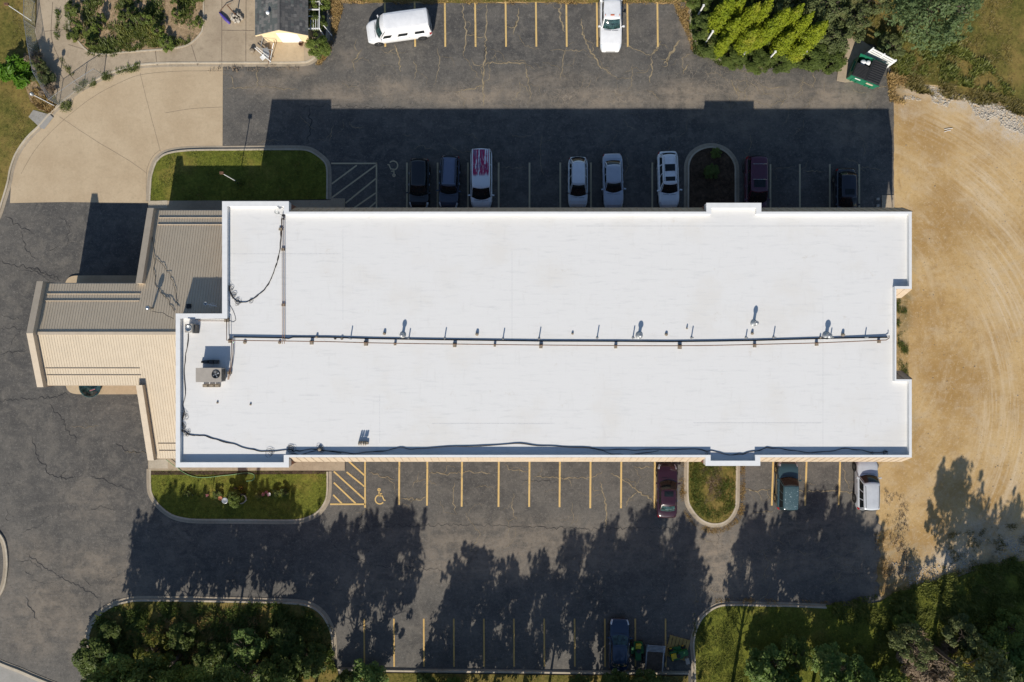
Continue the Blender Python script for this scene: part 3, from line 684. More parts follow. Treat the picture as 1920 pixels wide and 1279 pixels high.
# ---- the tan metal entry wing: gabled, ridge east-west
ZRG, SL, YR = 5.9, .281, .63
def zroof(y): return ZRG - SL*abs(y-YR)
wing = empty('metal_roof', (0, 0, 0), parent=bld)
CX0, CX1, WX1, LX1 = -38.66, -30.85, -23.32, -27.1
YN_C, YS_C, YN_W, YS_W = 4.78, -3.66, 11.2, -10.05
pcache = {}
def seam_panel(x, y0, y1, wd=.218):
    key = (round(y0, 2), round(y1, 2))
    if key not in pcache:
        m = MB(); z0, z1 = zroof(y0), zroof(y1); L = wd
        m.add([(0,y0,z0),(L,y0,z0),(L,y1,z1),(0,y1,z1)], [(0,1,2,3)])
        m.add([(0,y0,z0-.04),(L,y0,z0-.04),(L,y1,z1-.04),(0,y1,z1-.04),(0,y1,z1),(L,y1,z1)], [(0,3,2,1),(3,4,5,2)])
        m.add([(L-.018,y0,z0),(L,y0,z0),(L,y1,z1),(L-.018,y1,z1),(L-.018,y0,z0+.026),(L,y0,z0+.026),(L,y1,z1+.026),(L-.018,y1,z1+.026)], [(4,5,6,7),(0,4,7,3),(1,2,6,5),(2,3,7,6)])
        b = m.mesh('roof_panel', M['tan_metal']); bm = bmesh.new(); bm.from_mesh(b); bmesh.ops.recalc_face_normals(bm, faces=bm.faces); bm.to_mesh(b); bm.free(); pcache[key] = b
    o = link(bpy.data.objects.new('roof_panel', pcache[key]), wing); o.location = (x, 0, 0)
x = CX0
while x < WX1-.1:
    yn = YN_C if x < CX1-.1 else YN_W; ys2 = YS_C if x < CX1-.1 else YS_W
    if x >= LX1-.2: seam_panel(x, 2.18, yn)
    else: seam_panel(x, YR, yn); seam_panel(x, YR, ys2)
    x += .218
MB().box2((CX0, YR-.12, ZRG+.0), (LX1, YR+.12, ZRG+.05)).build('ridge_cap', M['tan_trim'], bld)
def rail(x0, x1, y):
    z = zroof(y)+.05
    m = MB().tube([(x0, y, z), (x1, y, z)], .028, 6); m.box(((x0+x1)/2, y, z-.01), (x1-x0, .02, .04))
    k = x0+.15
    while k < x1: m.box((k, y, z-.04), (.03, .05, .07)); k += .654
    m.build('snow_rail', M['tan_trim'], bld)
for y in (P(0,551,5).y, P(0,564,5.1).y): rail(CX0+.1, CX1+.1, y)
for y in (P(0,691,5.2).y, P(0,704,5.1).y): rail(CX0+.1, CX1+.1, y)
for y in (P(0,407.5,3.3).y, P(0,420,3.6).y): rail(CX1+.65, WX1-.05, y)
for y in (P(0,833,3.6).y, P(0,846,3.3).y): rail(CX1+.65, LX1-.05, y)
def gable_wall(x0, x1, ys, top, name):
    m = MB(); n = len(ys)
    for i in range(n-1):
        a, b = ys[i], ys[i+1]
        m.add([(x0,a,-.02),(x1,a,-.02),(x1,b,-.02),(x0,b,-.02),(x0,a,zroof(a)+top),(x1,a,zroof(a)+top),(x1,b,zroof(b)+top),(x0,b,zroof(b)+top)], [(4,5,6,7),(0,4,7,3),(1,2,6,5)])
    a, b = ys[0], ys[-1]
    m.add([(x0,a,-.02),(x1,a,-.02),(x1,a,zroof(a)+top),(x0,a,zroof(a)+top)], [(0,1,2,3)]); m.add([(x0,b,-.02),(x1,b,-.02),(x1,b,zroof(b)+top),(x0,b,zroof(b)+top)], [(0,1,2,3)])
    m.build(name, M['tan_trim'], bld, fix=True)
gable_wall(-39.2, -38.68, [YN_C+.15, YR, YS_C-.15], .5, 'end_wall')
gable_wall(-31.02, -30.5, [YN_W+.12, YN_C-.02], .5, 'end_wall')
gable_wall(-31.02, -30.5, [YS_C+.02, YS_W-.12], .5, 'end_wall')
m = MB()   # tan brick body of the wing
def prism(m, x0, x1, y0, y1):
    ys = [y0, YR, y1] if y0 < YR < y1 else [y0, y1]
    for a, b in zip(ys[:-1], ys[1:]):
        m.add([(x0,a,-.02),(x1,a,-.02),(x1,b,-.02),(x0,b,-.02),(x0,a,zroof(a)-.08),(x1,a,zroof(a)-.08),(x1,b,zroof(b)-.08),(x0,b,zroof(b)-.08)], [(0,3,2,1),(4,5,6,7),(0,1,5,4),(1,2,6,5),(2,3,7,6),(3,0,4,7)])
prism(m, -38.7, -31.0, YS_C+1.0, YN_C-1.0); prism(m, -30.52, -27.2, YS_W+.8, YN_W-.9); prism(m, -27.2, -23.35, 2.2, YN_W-.9)
m.build('wing_wall', M['brick'], bld)
MB().box2((CX0, YN_C-.02, zroof(YN_C)-.16), (CX1, YN_C+.06, zroof(YN_C)-.04)).build('gutter', M['tan_trim'], bld)
MB().box2((CX0, YS_C-.06, zroof(YS_C)-.16), (CX1, YS_C+.02, zroof(YS_C)-.04)).build('gutter', M['tan_trim'], bld)
MB().box2((-30.48, YN_W-.02, zroof(YN_W)-.16), (WX1, YN_W+.06, zroof(YN_W)-.04)).build('gutter', M['tan_trim'], bld)
MB().box2((-30.48, YS_W-.06, zroof(YS_W)-.16), (LX1, YS_W+.02, zroof(YS_W)-.04)).build('gutter', M['tan_trim'], bld)

# ---------------------------------------------------------------- things on the flat roof
def PR(x, y, dz=0.0): return P(x, y, ZR+dz)
# vents and pipes that are fixed to the roof are parts of the building
def vent_pipe(x, y, h, r=.05, mat='steel'):
    c = PR(x, y); m = MB().lathe(c, [(r*2.2, 0), (r*1.5, .07), (r, .1), (r, h), (r*.7, h), (r*.7, h-.04)], 10)
    m.build('vent_pipe', M[mat], bld, True)
for x, y, h in ((657.5,634.6,.62),(766.7,634.8,.5),(833.8,635,.55),(943,636,.55),(1010.7,635,.58),(1119.6,633.5,.62),(1186.7,633.5,.6),(1296.3,633.3,.58),(1398.4,633.4,.42),(1450,632.6,.55),(1557,633,.48),(1621.4,633,.5)):
    vent_pipe(x, y, h, .05)
for x, y, h, r in ((721,625.6,.22,.12),(894.4,627,.24,.13),(1073.3,625.8,.13,.09),(1249,627.3,.15,.12),(1410,625.5,.2,.11),(1579.6,627.8,.25,.13),(1287.6,616,.22,.06),(459.4,642,.12,.14),(524.7,642.6,.14,.12),(628.8,634.8,.12,.1),(641.4,634.8,.16,.11),(594.4,632,.2,.1),(1537.5,633,.2,.07),(408,755,.1,.08),(470,758.5,.1,.08),(600,842.5,.2,.16)):
    c = PR(x, y); MB().lathe(c, [(r, 0), (r*1.05, h*.5), (r*.8, h), (r*.3, h*1.02)], 12).build('roof_stub', M['block'], bld, True)
def mushroom(x, y, h, r):
    c = PR(x, y); o = MB().lathe(c, [(r*1.7, 0), (r*1.6, .05), (r*.72, .08), (r*.72, h*.72)], 16).build('roof_ventilator', M['steel'], bld, True)
    MB().lathe(c, [(r*1.02, h*.68), (r*1.15, h*.78), (r*1.0, h*.9), (r*.6, h*.98), (r*.1, h)], 18).build('vent_hood', M['steel'], o, True)
mushroom(755.3, 628.5, .75, .16); mushroom(1198.4, 629, .7, .18); mushroom(1413, 606, .85, .16); mushroom(1549, 629.5, .75, .2)
m = MB()
for k, x in enumerate((673, 677, 681.5, 685)): m.tube([PR(x, 829), PR(x, 829, .5), PR(x, 829, .55)+Vector((0, -.12, .05)), PR(x, 829, .4)+Vector((0, -.22, 0))], .06, 7)
m.box(PR(680, 829.5, .12), (.6, .16, .2)); m.box(PR(688.5, 831, .1), (.2, .18, .2)); m.build('pipe_cluster', M['block'], bld)
# the gas line on blocks
gas = empty('gas_pipe', PR(1000, 645), label='long rusty gas pipe on low blocks across the white roof', cat='pipe')
def rel(root, pts): return [Vector(p)-root.location for p in pts]
def pp(lst, dz): return [PR(x, y, dz) for x, y in lst]
main = pp([(425,594),(425,638),(470,638.6),(615,640.6),(700,643),(800,644.6),(1014,647),(1154,648),(1260,648.4),(1340,647.6),(1415,646),(1530,643.2),(1600,640.2),(1662,637.5),(1667,634),(1667,629)], .27)
MB().tube(rel(gas, main), .038, 7).build('pipe', M['rust_pipe'], gas, True)
MB().tube(rel(gas, pp([(437,632),(530,633.5),(541,635),(549,632.2),(615,632.4),(700,635),(800,636.6),(1014,639.5),(1154,640),(1260,640.6),(1340,639.7),(1415,638.4),(1530,635),(1600,633.5),(1664,632.7)], .05)), .05, 6).build('pipe_shadow', M['cable'], gas, True)  # the raised pipe's cast shadow, drawn as a dark tube on the membrane
for x, y, s_ in ((432.6,638,1),(585,641,1),(686.6,642.5,1.2),(741,643.8,.7),(852.6,645.6,1.1),(927.6,646.3,.7),(1014,647.6,1.1),(1154,648.6,.9),(1273.8,648.6,1.2),(1414,646.7,.9),(1530,643.8,.9),(1646.7,639,.8)):
    c = PR(x, y+1.2) - gas.location
    MB().box(c+Vector((0, 0, .11)), (.24*s_, .34*s_, .22)).box(c+Vector((0, .02, .235)), (.16*s_, .2, .05)).build('support_block', M['block'], gas)
gas2 = empty('gas_pipe', PR(531, 520), label='pair of rusty pipes running down from the north edge of the roof', cat='pipe')
for x0, x1 in ((528.8, 529.5), (532.6, 533.2)):
    MB().tube(rel(gas2, pp([(x0, 402), (x0, 420), (x0+.4, 520), (x1, 645)], .16)), .022, 7).build('pipe', M['rust_pipe'], gas2, True)
for x, y in ((530.8,468),(531.5,572),(526.5,430)):
    c = PR(x, y)-gas2.location; MB().box(c+Vector((.02,0,.07)), (.28,.2,.14)).build('support_block', M['block'], gas2)
gas3 = empty('gas_pipe', PR(433, 680), label='pair of short rusty pipes feeding the large rooftop air conditioner', cat='pipe')
for x0, x1, z in ((434.2, 432.0, .25), (437.2, 433.8, .2)):
    MB().tube(rel(gas3, pp([(x0, 641), (x0-.6, 665), (x1-.4, 690), (x1-3, 701), (x1-5, 712)], z)), .03, 6).build('pipe', M['rust_pipe'], gas3, True)
c = PR(431.5, 699)-gas3.location; MB().box(c+Vector((0,0,.1)), (.3,.2,.2)).build('support_block', M['block'], gas3)
gas4 = empty('gas_pipe', PR(400, 598), label='thin rusty pipe from the small air conditioner along the lobe parapet', cat='pipe')
MB().tube(rel(gas4, pp([(372, 601.5), (425, 601.8)], .2)), .028, 6).build('pipe', M['rust_pipe'], gas4, True)
MB().tube(rel(gas4, pp([(366, 599), (427, 598), (429.5, 600), (430, 638)], .25)), .022, 6).build('pipe', M['cable'], gas4, True)
c = PR(426.5, 600)-gas4.location; MB().box(c+Vector((0,0,.12)), (.34,.34,.24)).build('support_block', M['block'], gas4)
# cables lying on the membrane
def cable(name, label, px, n=3, spread=.05, r=.017, dz=.03, cat='cables', zf=None, curls=()):
    root = empty(name, (zf(*px[0]) if zf else PR(*px[0])), label=label, cat=cat)
    for k in range(n):
        pts = []
        for i, q in enumerate(px):
            v = (zf(*q) if zf else PR(q[0], q[1])) + Vector((0, 0, dz+.012*k))
            pts.append(v)
        sp = spline([(v.x, v.y, 0) for v in pts], 7)
        zs = []
        for i in range(len(sp)):
            t = i/7; a = min(int(t), len(pts)-1); b = min(a+1, len(pts)-1); zs.append(pts[a].z+(pts[b].z-pts[a].z)*(t-a))
        ph = rnd.uniform(0, 9)
        out = [Vector((v.x+spread*mnoise.noise(Vector((i*.23, ph, 0)))*1.6, v.y+spread*mnoise.noise(Vector((i*.23, ph, 5)))*1.6, z)) for i, (v, z) in enumerate(zip(sp, zs))]
        MB().tube(rel(root, out), r*rnd.uniform(.8, 1.2), 5).build('cable', M['cable'], root, True)
    for (cx, cy, rad, turns) in curls:
        for _ in range(turns):
            a0 = rnd.uniform(0, 6.28); rr = rad*rnd.uniform(.5, 1.1); ex = rnd.uniform(.5, 1)
            c = (zf(cx, cy) if zf else PR(cx, cy))+Vector((rnd.uniform(-.15, .15), rnd.uniform(-.15, .15), .05+rnd.uniform(0, .06)))
            rot = rnd.uniform(0, 3)
            pts = []
            for i in range(15):
                a = a0+i*.42; v = Vector((rr*math.cos(a), rr*ex*math.sin(a), 0)); v.rotate(Matrix.Rotation(rot, 3, 'Z')); pts.append(c+v)
            MB().tube(rel(root, pts), .012, 4).build('cable_loop', M['cable'], root, True)
    return root
cable('roof_cables', 'bundle of black cables along the west and south edge of the white roof', [(352.5,627),(350,655),(346,685),(346,747),(345,775),(343,795),(340,806),(355,814),(372,817),(395,821),(432,832.5),(470,842.5),(500,847.5),(540,844),(552,846),(575,844),(600,843),(640,848),(670,850.5),(707,846),(745,841),(780,841),(867,836.5),(955,832.5),(1030,836),(1117,841.5),(1180,843.8),(1260,842.5),(1315,843.8),(1340,847),(1365,852.5),(1390,850.5),(1415,846),(1440,840),(1477,842.5),(1527,850),(1577,840.5),(1615,846),(1665,848)], 3, .10, .02,
      curls=((345,780,.3,5),(341,800,.35,6),(352,812,.25,5),(508,848,.35,3),(600,841,.22,6),(547,841,.25,6),(1632,850,.12,2),(1660,848,.25,3),(1325,850,.15,2)))
cable('roof_cables', 'sagging black cable loop on the white roof beside the pipe pair', [(528,410),(527,440),(525,468),(520,490),(515,505),(510,520),(502,535),(492,547),(475,560),(460,567),(445,565),(436,557),(431,545),(430,536)], 3, .05, .02,
      curls=((432,540,.3,4),(436,553,.32,4),(447,566,.25,5),(470,563,.15,3),(527,432,.12,2)))
cable('roof_cables', 'thin cable hanging beside the inner corner of the parapet', [(428,560),(433,575),(440,590),(442,600),(436,604),(430,601)], 1, .03, .014)
cable('roof_cables', 'thin slack cable in the shadow of the south parapet', [(1122,843),(1150,851),(1180,853),(1205,850),(1235,845)], 2, .05, .015)
cable('roof_cables', 'slack cable under the south parapet left of the bundle', [(546,850),(565,852),(590,846),(610,845),(640,850)], 2, .05, .015)
def zwing(x, y):
    z = 5.0
    for _ in range(4): z = zroof(P(x, y, z).y)
    return P(x, y, z+.03)
cable('wing_cable', 'black cable wandering down the grey side of the entry roof', [(286,445),(289,475),(290,500),(290,525),(300,545),(308,555),(317,562),(322,575),(327,586)], 1, .10, .022, cat='cable', zf=zwing)
cable('wing_cable', 'second thinner cable crossing the seams of the entry roof', [(291,484),(302,492),(312,505),(320,518),(325,530),(330,552),(332,575)], 1, .10, .018, cat='cable', zf=zwing)
cable('wing_cable', 'short cable curling off the entry roof by the lobe corner', [(284,584),(300,586),(315,592),(326,599)], 1, .05, .022, cat='cable', zf=lambda x, y: P(x, y, 5.9))
# air conditioners
ac = empty('air_conditioner', P(397, 702, ZR+.05), label='large beige rooftop air conditioner with one fan beside its shadow', cat='air conditioner')
a0 = P(367.8, 716, ZR+1.05); a1 = P(414.5, 690.5, ZR+1.05); cx, cy = (a0.x+a1.x)/2-ac.location.x, (a0.y+a1.y)/2-ac.location.y; wx, wy = a1.x-a0.x, a1.y-a0.y
MB().box((cx, cy, .56), (wx, wy, .86)).build('cabinet', M['hvac'], ac)
MB().box((cx, cy, 1.005), (wx+.05, wy+.05, .03)).build('top_panel', M['hvac'], ac)
MB().box((cx+wx/2+.012, cy, .55), (.02, wy*.86, .66)).build('coil_louvre', M['hvac_dark'], ac)
for s_ in (-1, 1): MB().box((cx, cy+s_*wy*.36, .06), (wx*.95, .1, .12)).build('skid', M['block'], ac)
fx = P(405, 702, ZR+1.05)-ac.location
MB().lathe((fx.x, fx.y, 0), [(.33, 1.022), (.33, 1.07), (.29, 1.07), (.29, 1.03)], 24).build('fan_ring', M['black'], ac, True)
MB().lathe((fx.x, fx.y, 0), [(.285, 1.021), (.01, 1.025)], 24).build('fan_well', M['black'], ac)
mb = MB()
for k in range(4):
    a = k*math.pi/2+.4; mb.add([(fx.x+.06*math.cos(a), fx.y+.06*math.sin(a), 1.035), (fx.x+.27*math.cos(a-.25), fx.y+.27*math.sin(a-.25), 1.03), (fx.x+.27*math.cos(a+.3), fx.y+.27*math.sin(a+.3), 1.055)], [(0,1,2)])
mb.lathe((fx.x, fx.y, 0), [(.07, 1.03), (.07, 1.06), (.01, 1.065)], 10); mb.build('fan_blade', M['steel'], ac)
for q in (371, 0): pass
ac2 = empty('air_conditioner', P(360, 615, ZR), label='small square air conditioner in the corner of the roof lobe', cat='air conditioner')
b0 = P(346.5, 623.5, ZR+.72)-ac2.location; b1 = P(360.5, 607.5, ZR+.72)-ac2.location
MB().box2((b0.x, b0.y, .05), (b1.x, b1.y, .72)).build('cabinet', M['hvac'], ac2)
e0 = P(360.8, 625, ZR+.4)-ac2.location; e1 = P(369.5, 609, ZR+.4)-ac2.location
MB().box2((e0.x, e0.y, .02), (e1.x, e1.y, .4)).build('condenser_box', M['hvac_dark'], ac2)
cc = ((b0.x+b1.x)/2, (b0.y+b1.y)/2, 0)
MB().lathe(cc, [(.27, .722), (.27, .76), (.22, .76), (.22, .73)], 20).build('fan_ring', M['steel'], ac2, True)
MB().lathe(cc, [(.21, .724), (.01, .73)], 20).build('fan_well', M['glass'], ac2)
# loose blocks around the large unit
for k, (x, lb) in enumerate(((386.5,'left one of three beige concrete blocks in front of the large air conditioner'),(398,'middle one of three beige concrete blocks in front of the large air conditioner'),(409,'right one of three beige concrete blocks in front of the large air conditioner'))):
    c = PR(x, 723); tag(MB().box((0,0,.1), (.40,.24,.2)).box((0,0,.21), (.34,.18,.03)).build('concrete_block', M['block']), lb, 'block', 'beige blocks by the air conditioner').location = c
for k, (x, sz, lb) in enumerate(((381,.2,'small dark block leftmost in the shadow of the large air conditioner'),(388,.3,'dark block in the air conditioner shadow beside the leftmost small one'),(398.5,.36,'largest dark block in the air conditioner shadow'),(407.5,.34,'rightmost dark block in the air conditioner shadow'))):
    c = PR(x, 678.5); tag(MB().box((0,0,sz*.4), (sz,sz*.9,sz*.8)).box((0,.02,sz*.83), (sz*.8,sz*.7,.04)).build('dark_block', M['hvac_dark']), lb, 'block', 'dark blocks behind the air conditioner').location = c
# antenna, hatch and goosenecks on the metal wing
zq = zwing(403, 573)
an = empty('antenna', zq, label='white roof antenna with small crossed arms beside the tower parapet', cat='antenna')
MB().tube([(0,0,0),(0,0,.7)], .02, 6).build('mast', M['white_paint'], an)
mb = MB().tube([(-.5,.12,.62),(.45,-.1,.62)], .022, 6)
for t, l in ((-.15,.2),(.0,.26),(.16,.2),(.34,.12)): mb.tube([(t-.07,-l*.8,.62),(t+.07,l*.8,.62)], .012, 5)
mb.build('antenna_boom', M['white_paint'], an); MB().lathe((-.5,.12,.62), [(.13,0),(.14,.02),(.1,.025),(.09,0)], 14).build('dish_ring', M['white_paint'], an)
v = zwing(354.5, 574); MB().box((v.x, v.y, v.z+.05), (.36,.36,.14)).build('roof_hatch', M['black'], bld)
v = zwing(286, 578); MB().lathe((v.x, v.y, v.z-.1), [(.09,0),(.09,.75),(.19,.77),(.21,.86),(.15,.98),(.02,1.03)], 14).build('chimney_cap', M['chrome'], bld, True)
v = PR(529, 404); dsh = empty('satellite_dish', v, label='small round dish on a bracket at the north corner of the white roof', cat='dish')
MB().tube([(0,0,0),(0,0,.35),(-.2,.12,.45)], .02, 6).build('bracket', M['steel'], dsh)
MB().lathe((-.26,.2,.45), [(.0,.02),(.1,.0),(.2,.03),(.21,.05),(.1,.02)], 16, Matrix.Rotation(R(55),3,'X')).build('dish', M['steel'], dsh, True)
MB().box((.14,-.02,.12), (.16,.14,.24)).build('junction_box', M['black'], dsh); MB().box((.14,-.3,.08), (.12,.12,.16)).build('junction_box', M['black'], dsh)

# ---------------------------------------------------------------- shed, trellis and yard things (top left)
shed = empty('shed', P(528, 40), label='small shed with grey shingle gable roof and cream front', cat='shed')
sx0, sx1 = P(478.5,0,2.2).x, P(577.5,0,2.2).x; ax = P(522.6,0,3.25).x; sy1 = P(0,65.5,2.3).y; sy0 = sy1+7.5
M['shingle_l'] = plain('weathered_grey_shingle', (.115,.12,.115), .9, var=.2, scale=5); 
for nm_, c_ in (('a',(.075,.075,.075)),('b',(.115,.11,.105)),('c',(.16,.155,.145)),('d',(.095,.105,.1))): M['sh_'+nm_] = plain('shingle_'+nm_, c_, .9, var=.15, scale=8)
def gz_(x): return 3.25-(3.25-2.2)*((x-ax)/(sx1-ax) if x > ax else (ax-x)/(ax-sx0))
sr = empty('roof', (0,0,0), parent=shed); sr.location = (0,0,0)
sl = shed.location
MB().add([(sx0,sy1,gz_(sx0)-.06),(ax,sy1,3.19),(sx1,sy1,gz_(sx1)-.06),(sx0,sy0,gz_(sx0)-.06),(ax,sy0,3.19),(sx1,sy0,gz_(sx1)-.06),
          (sx0,sy1,gz_(sx0)),(ax,sy1,3.25),(sx1,sy1,gz_(sx1)),(sx0,sy0,gz_(sx0)),(ax,sy0,3.25),(sx1,sy0,gz_(sx1))],
         [(0,1,4,3),(1,2,5,4),(6,9,10,7),(7,10,11,8),(0,6,7,1),(1,7,8,2),(0,3,9,6),(2,8,11,5)]).build('roof_deck', M['shingle_l'], sr).location = -sl
# shingles: overlapping tabs, separate pieces on the part in view
shm = {}
def tab(w_): 
    m = MB(); m.add([(0,0,0),(w_,0,0),(w_,.34,0),(0,.34,0),(0,0,.02),(w_,0,.02),(w_,.34,.006),(0,.34,.006)], [(4,5,6,7),(0,4,7,3),(0,1,5,4),(1,2,6,5)]); return m
meshes = {k: [tab(w_).mesh('shingle', M['sh_'+k]) for w_ in (.28, .2, .34)] for k in 'abcd'}
cnt = 0
for side in (-1, 1):
    xe = sx0 if side < 0 else sx1; Ls = math.hypot(xe-ax, 1.05); tilt = math.atan2(1.05, abs(xe-ax))
    rows = int(Ls/.24)
    for r_ in range(rows):
        y = sy1+.005
        while y < P(0,-4,2.8).y and cnt < 298:
            k = rnd.choice('ab' if side > 0 else 'dc') if rnd.random() < .7 else rnd.choice('abcd'); j = rnd.randrange(3); w_ = (.28,.2,.34)[j]
            if side < 0: w_ = w_
            d = Ls-.24*r_
            o = link(bpy.data.objects.new('shingle', meshes[k][j]), sr)
            # local: x along the eave (world y), y up the slope, z outward
            xd = Vector((0, -side*-1, 0)); 
            up = Vector((-side*math.cos(tilt), 0, math.sin(tilt))); xa = Vector((0, 1, 0)) if side > 0 else Vector((0, -1, 0)); nn = xa.cross(up)
            start = Vector((ax+side*d*math.cos(tilt), y if side > 0 else y+w_, 3.25-d*math.sin(tilt))) + nn*.004
            mt = Matrix((xa, up, nn)).transposed().to_4x4(); mt.translation = start-sl
            o.matrix_local = mt; cnt += 1
            y += w_+.012
MB().box2((ax-.1, sy1, 3.255), (ax+.1, sy0, 3.29)).build('ridge_cap', M['sh_b'], sr).location = -sl
M['cream'] = plain('cream_siding', (.78,.62,.38), .6, var=.05)
yw = sy1+.35
MB().add([(sx0+.3,yw,.1),(sx1-.3,yw,.1),(sx1-.3,yw,gz_(sx1-.3)-.06),(ax,yw,3.18),(sx0+.3,yw,gz_(sx0+.3)-.06),(sx0+.3,sy0-.3,.1),(sx1-.3,sy0-.3,.1),(sx1-.3,sy0-.3,2.2),(ax,sy0-.3,3.18),(sx0+.3,sy0-.3,2.2)],
         [(0,1,2,3,4),(0,4,9,5),(1,6,7,2),(5,6,7,8,9)]).build('wall', M['cream'], shed).location = -sl
for k in range(6):
    z = .45+.3*k; MB().box(((sx0+sx1)/2, yw-.02, z), (sx1-sx0-.62, .03, .27)).build('siding_board', M['cream'], shed).location = -sl
MB().box2((sx0+1.7, yw-.05, .12), (sx1-1.1, yw-.035, 2.0)).build('door', M['white_paint'], shed).location = -sl
mb = MB()
for x_a, x_b in ((sx0, ax), (ax, sx1)):
    za, zb = gz_(x_a), gz_(x_b)
    mb.add([(x_a,sy1-.03,za-.16),(x_b,sy1-.03,zb-.16),(x_b,sy1-.03,zb-.005),(x_a,sy1-.03,za-.005),(x_a,sy1+.0,za-.16),(x_b,sy1+.0,zb-.16),(x_b,sy1+.0,zb-.005),(x_a,sy1+.0,za-.005)], [(0,1,2,3),(4,7,6,5),(3,2,6,7),(0,4,5,1)])
mb.build('fascia', M['cream'], shed).location = -sl
MB().lathe(Vector((P(505,28,2.75).x, P(505,28,2.75).y, 2.75))-sl, [(.1,0),(.1,.35),(.17,.36),(.15,.46),(.02,.5)], 10).build('vent_cap', M['white_paint'], shed, True)
sheet('shed_apron', xy(PX([(505,76),(570,76),(571,118),(508,118)])), .118, M['drive'])
M['tarp'] = plain('purple_canvas', (.075,.05,.28), .7, var=.2)
um = empty('closed_umbrella', P(416,30,.1), R(0), 'closed purple patio umbrella lying on the plaza beside the rock pile', 'umbrella')
a, b = P(411,23,.2)-um.location, P(431,44,.2)-um.location
MB().tube([a, a.lerp(b,.2), a.lerp(b,.6), b], [.05,.11,.16,.10], 9).build('canopy', M['tarp'], um, True)
MB().tube([a, Vector((P(422,10,.3)-um.location)), Vector((P(433,7,.4)-um.location))], .03, 6).build('pole', M['rust_pipe'], um)
M['stone'] = plain('pale_stone', (.42,.38,.32), .9, var=.3, scale=7)
rp = empty('rock_pile', P(444,33,.1), 0, 'pile of pale rocks around a post on the plaza', 'rocks')
def rock(r_, seed):
    b = bmesh.new(); bmesh.ops.create_icosphere(b, subdivisions=1, radius=r_)
    for v in b.verts: v.co *= 1+.45*mnoise.noise(v.co*3/r_*.3+Vector((seed,0,0))); v.co.z *= .7
    me = bpy.data.meshes.new('rock'); b.to_mesh(me); b.free(); me.materials.append(M['stone']); return me
rms = [rock(.16, 1), rock(.2, 4), rock(.12, 8)]
for k in range(16):
    o = link(bpy.data.objects.new('rock', rms[k % 3]), rp); a = k*2.4; r_ = .08+.45*math.sqrt(k/16)
    o.location = (r_*math.cos(a), r_*.9*math.sin(a), .08+.18*(1-k/16)); o.rotation_euler = (rnd.random()*3, rnd.random()*3, rnd.random()*3)
MB().tube([(0,.1,0),(0,.1,2.0)], .05, 7).build('post', M['rust_pipe'], rp)
# trellis beside the shed
tr = empty('trellis', P(590,30,.1), 0, 'bare white slatted trellis arbour beside the shed', 'trellis')
x0, x1 = P(579,0,1.6).x, P(599,0,1.6).x
for px_y in (3, 18, 30.5):
    y = P(0,px_y,1.6).y; MB().box(Vector(((x0+x1)/2, y, 1.6))-tr.location, (x1-x0+.1, .09, .06)).build('rail', M['white_paint'], tr)
y = P(0,57.5,1.2).y; MB().box(Vector(((x0+x1)/2, y, 1.6))-tr.location, (x1-x0+.1, .09, .06)).build('rail', M['white_paint'], tr)
for yy in (P(0,57.5,1.2).y, P(0,30.5,1.6).y, P(0,2,1.6).y, P(0,-30,1.6).y):
    MB().box(Vector((x1, yy, .85))-tr.location, (.07,.07,1.5)).build('post', M['white_paint'], tr)
MB().box2(Vector((x1-.03, P(0,57.5,1.2).y, 1.62))-tr.location, Vector((x1+.03, P(0,-30,1.6).y, 1.68))-tr.location).build('rail', M['white_paint'], tr)
for k in range(4):
    xx = x0+(x1-x0)*(.2+.22*k); MB().box2(Vector((xx, P(0,57,1.6).y, 1.64))-tr.location, Vector((xx+.04, P(0,31,1.6).y, 1.67))-tr.location).build('slat', M['white_paint'], tr)
MB().tube([Vector((x1,P(0,40,1.4).y,1.5))-tr.location, Vector((x1+.7,P(0,66,.2).y,.15))-tr.location], .03, 5).build('brace', M['white_paint'], tr)
# broken rack with junk by the shed door
rk = empty('metal_rack', P(500,95,.1), 0, 'bent metal rack frame leaning in front of the shed', 'rack')
def seg(root, name, pts, r_, mat): MB().tube([P(a,b,c)-root.location for a,b,c in pts], r_, 6).build(name, M[mat], root)
seg(rk,'frame_tube',[(489,88,.2),(493,69,1.1),(513,81,1.1),(506,119,.2)],.035,'steel'); seg(rk,'frame_tube',[(487,90,.9),(512,94,.9)],.03,'steel'); seg(rk,'frame_tube',[(509,84,.9),(503,120,.1)],.03,'rust_pipe')
seg(rk,'frame_tube',[(478,90,.5),(508,116,.5)],.04,'white_paint'); seg(rk,'frame_tube',[(481,88,.55),(504,107,.55)],.03,'white_paint')
MB().box(P(500,100,.4)-rk.location, (.5,.9,.05), .3, .2).build('shelf', M['steel'], rk); MB().box(P(494,107,.3)-rk.location, (.55,.35,.12), .7).build('shelf', M['white_paint'], rk)
o = MB().lathe((0,0,0), [(.2,0),(.24,.15),(.2,.3),(.08,.34)], 12).build('bucket', M['block'], None, True); o.location = P(474,96,.1); tag(o, 'dirty white bucket beside the bent metal rack', 'bucket')
o = MB().lathe((0,0,0), [(.15,0),(.19,.25),(.17,.25),(.14,.05)], 12).build('plant_pot', M['rust_pipe'], None, True); o.location = P(565,84,.12); tag(o, 'brown plant pot at the right corner of the shed front', 'pot')

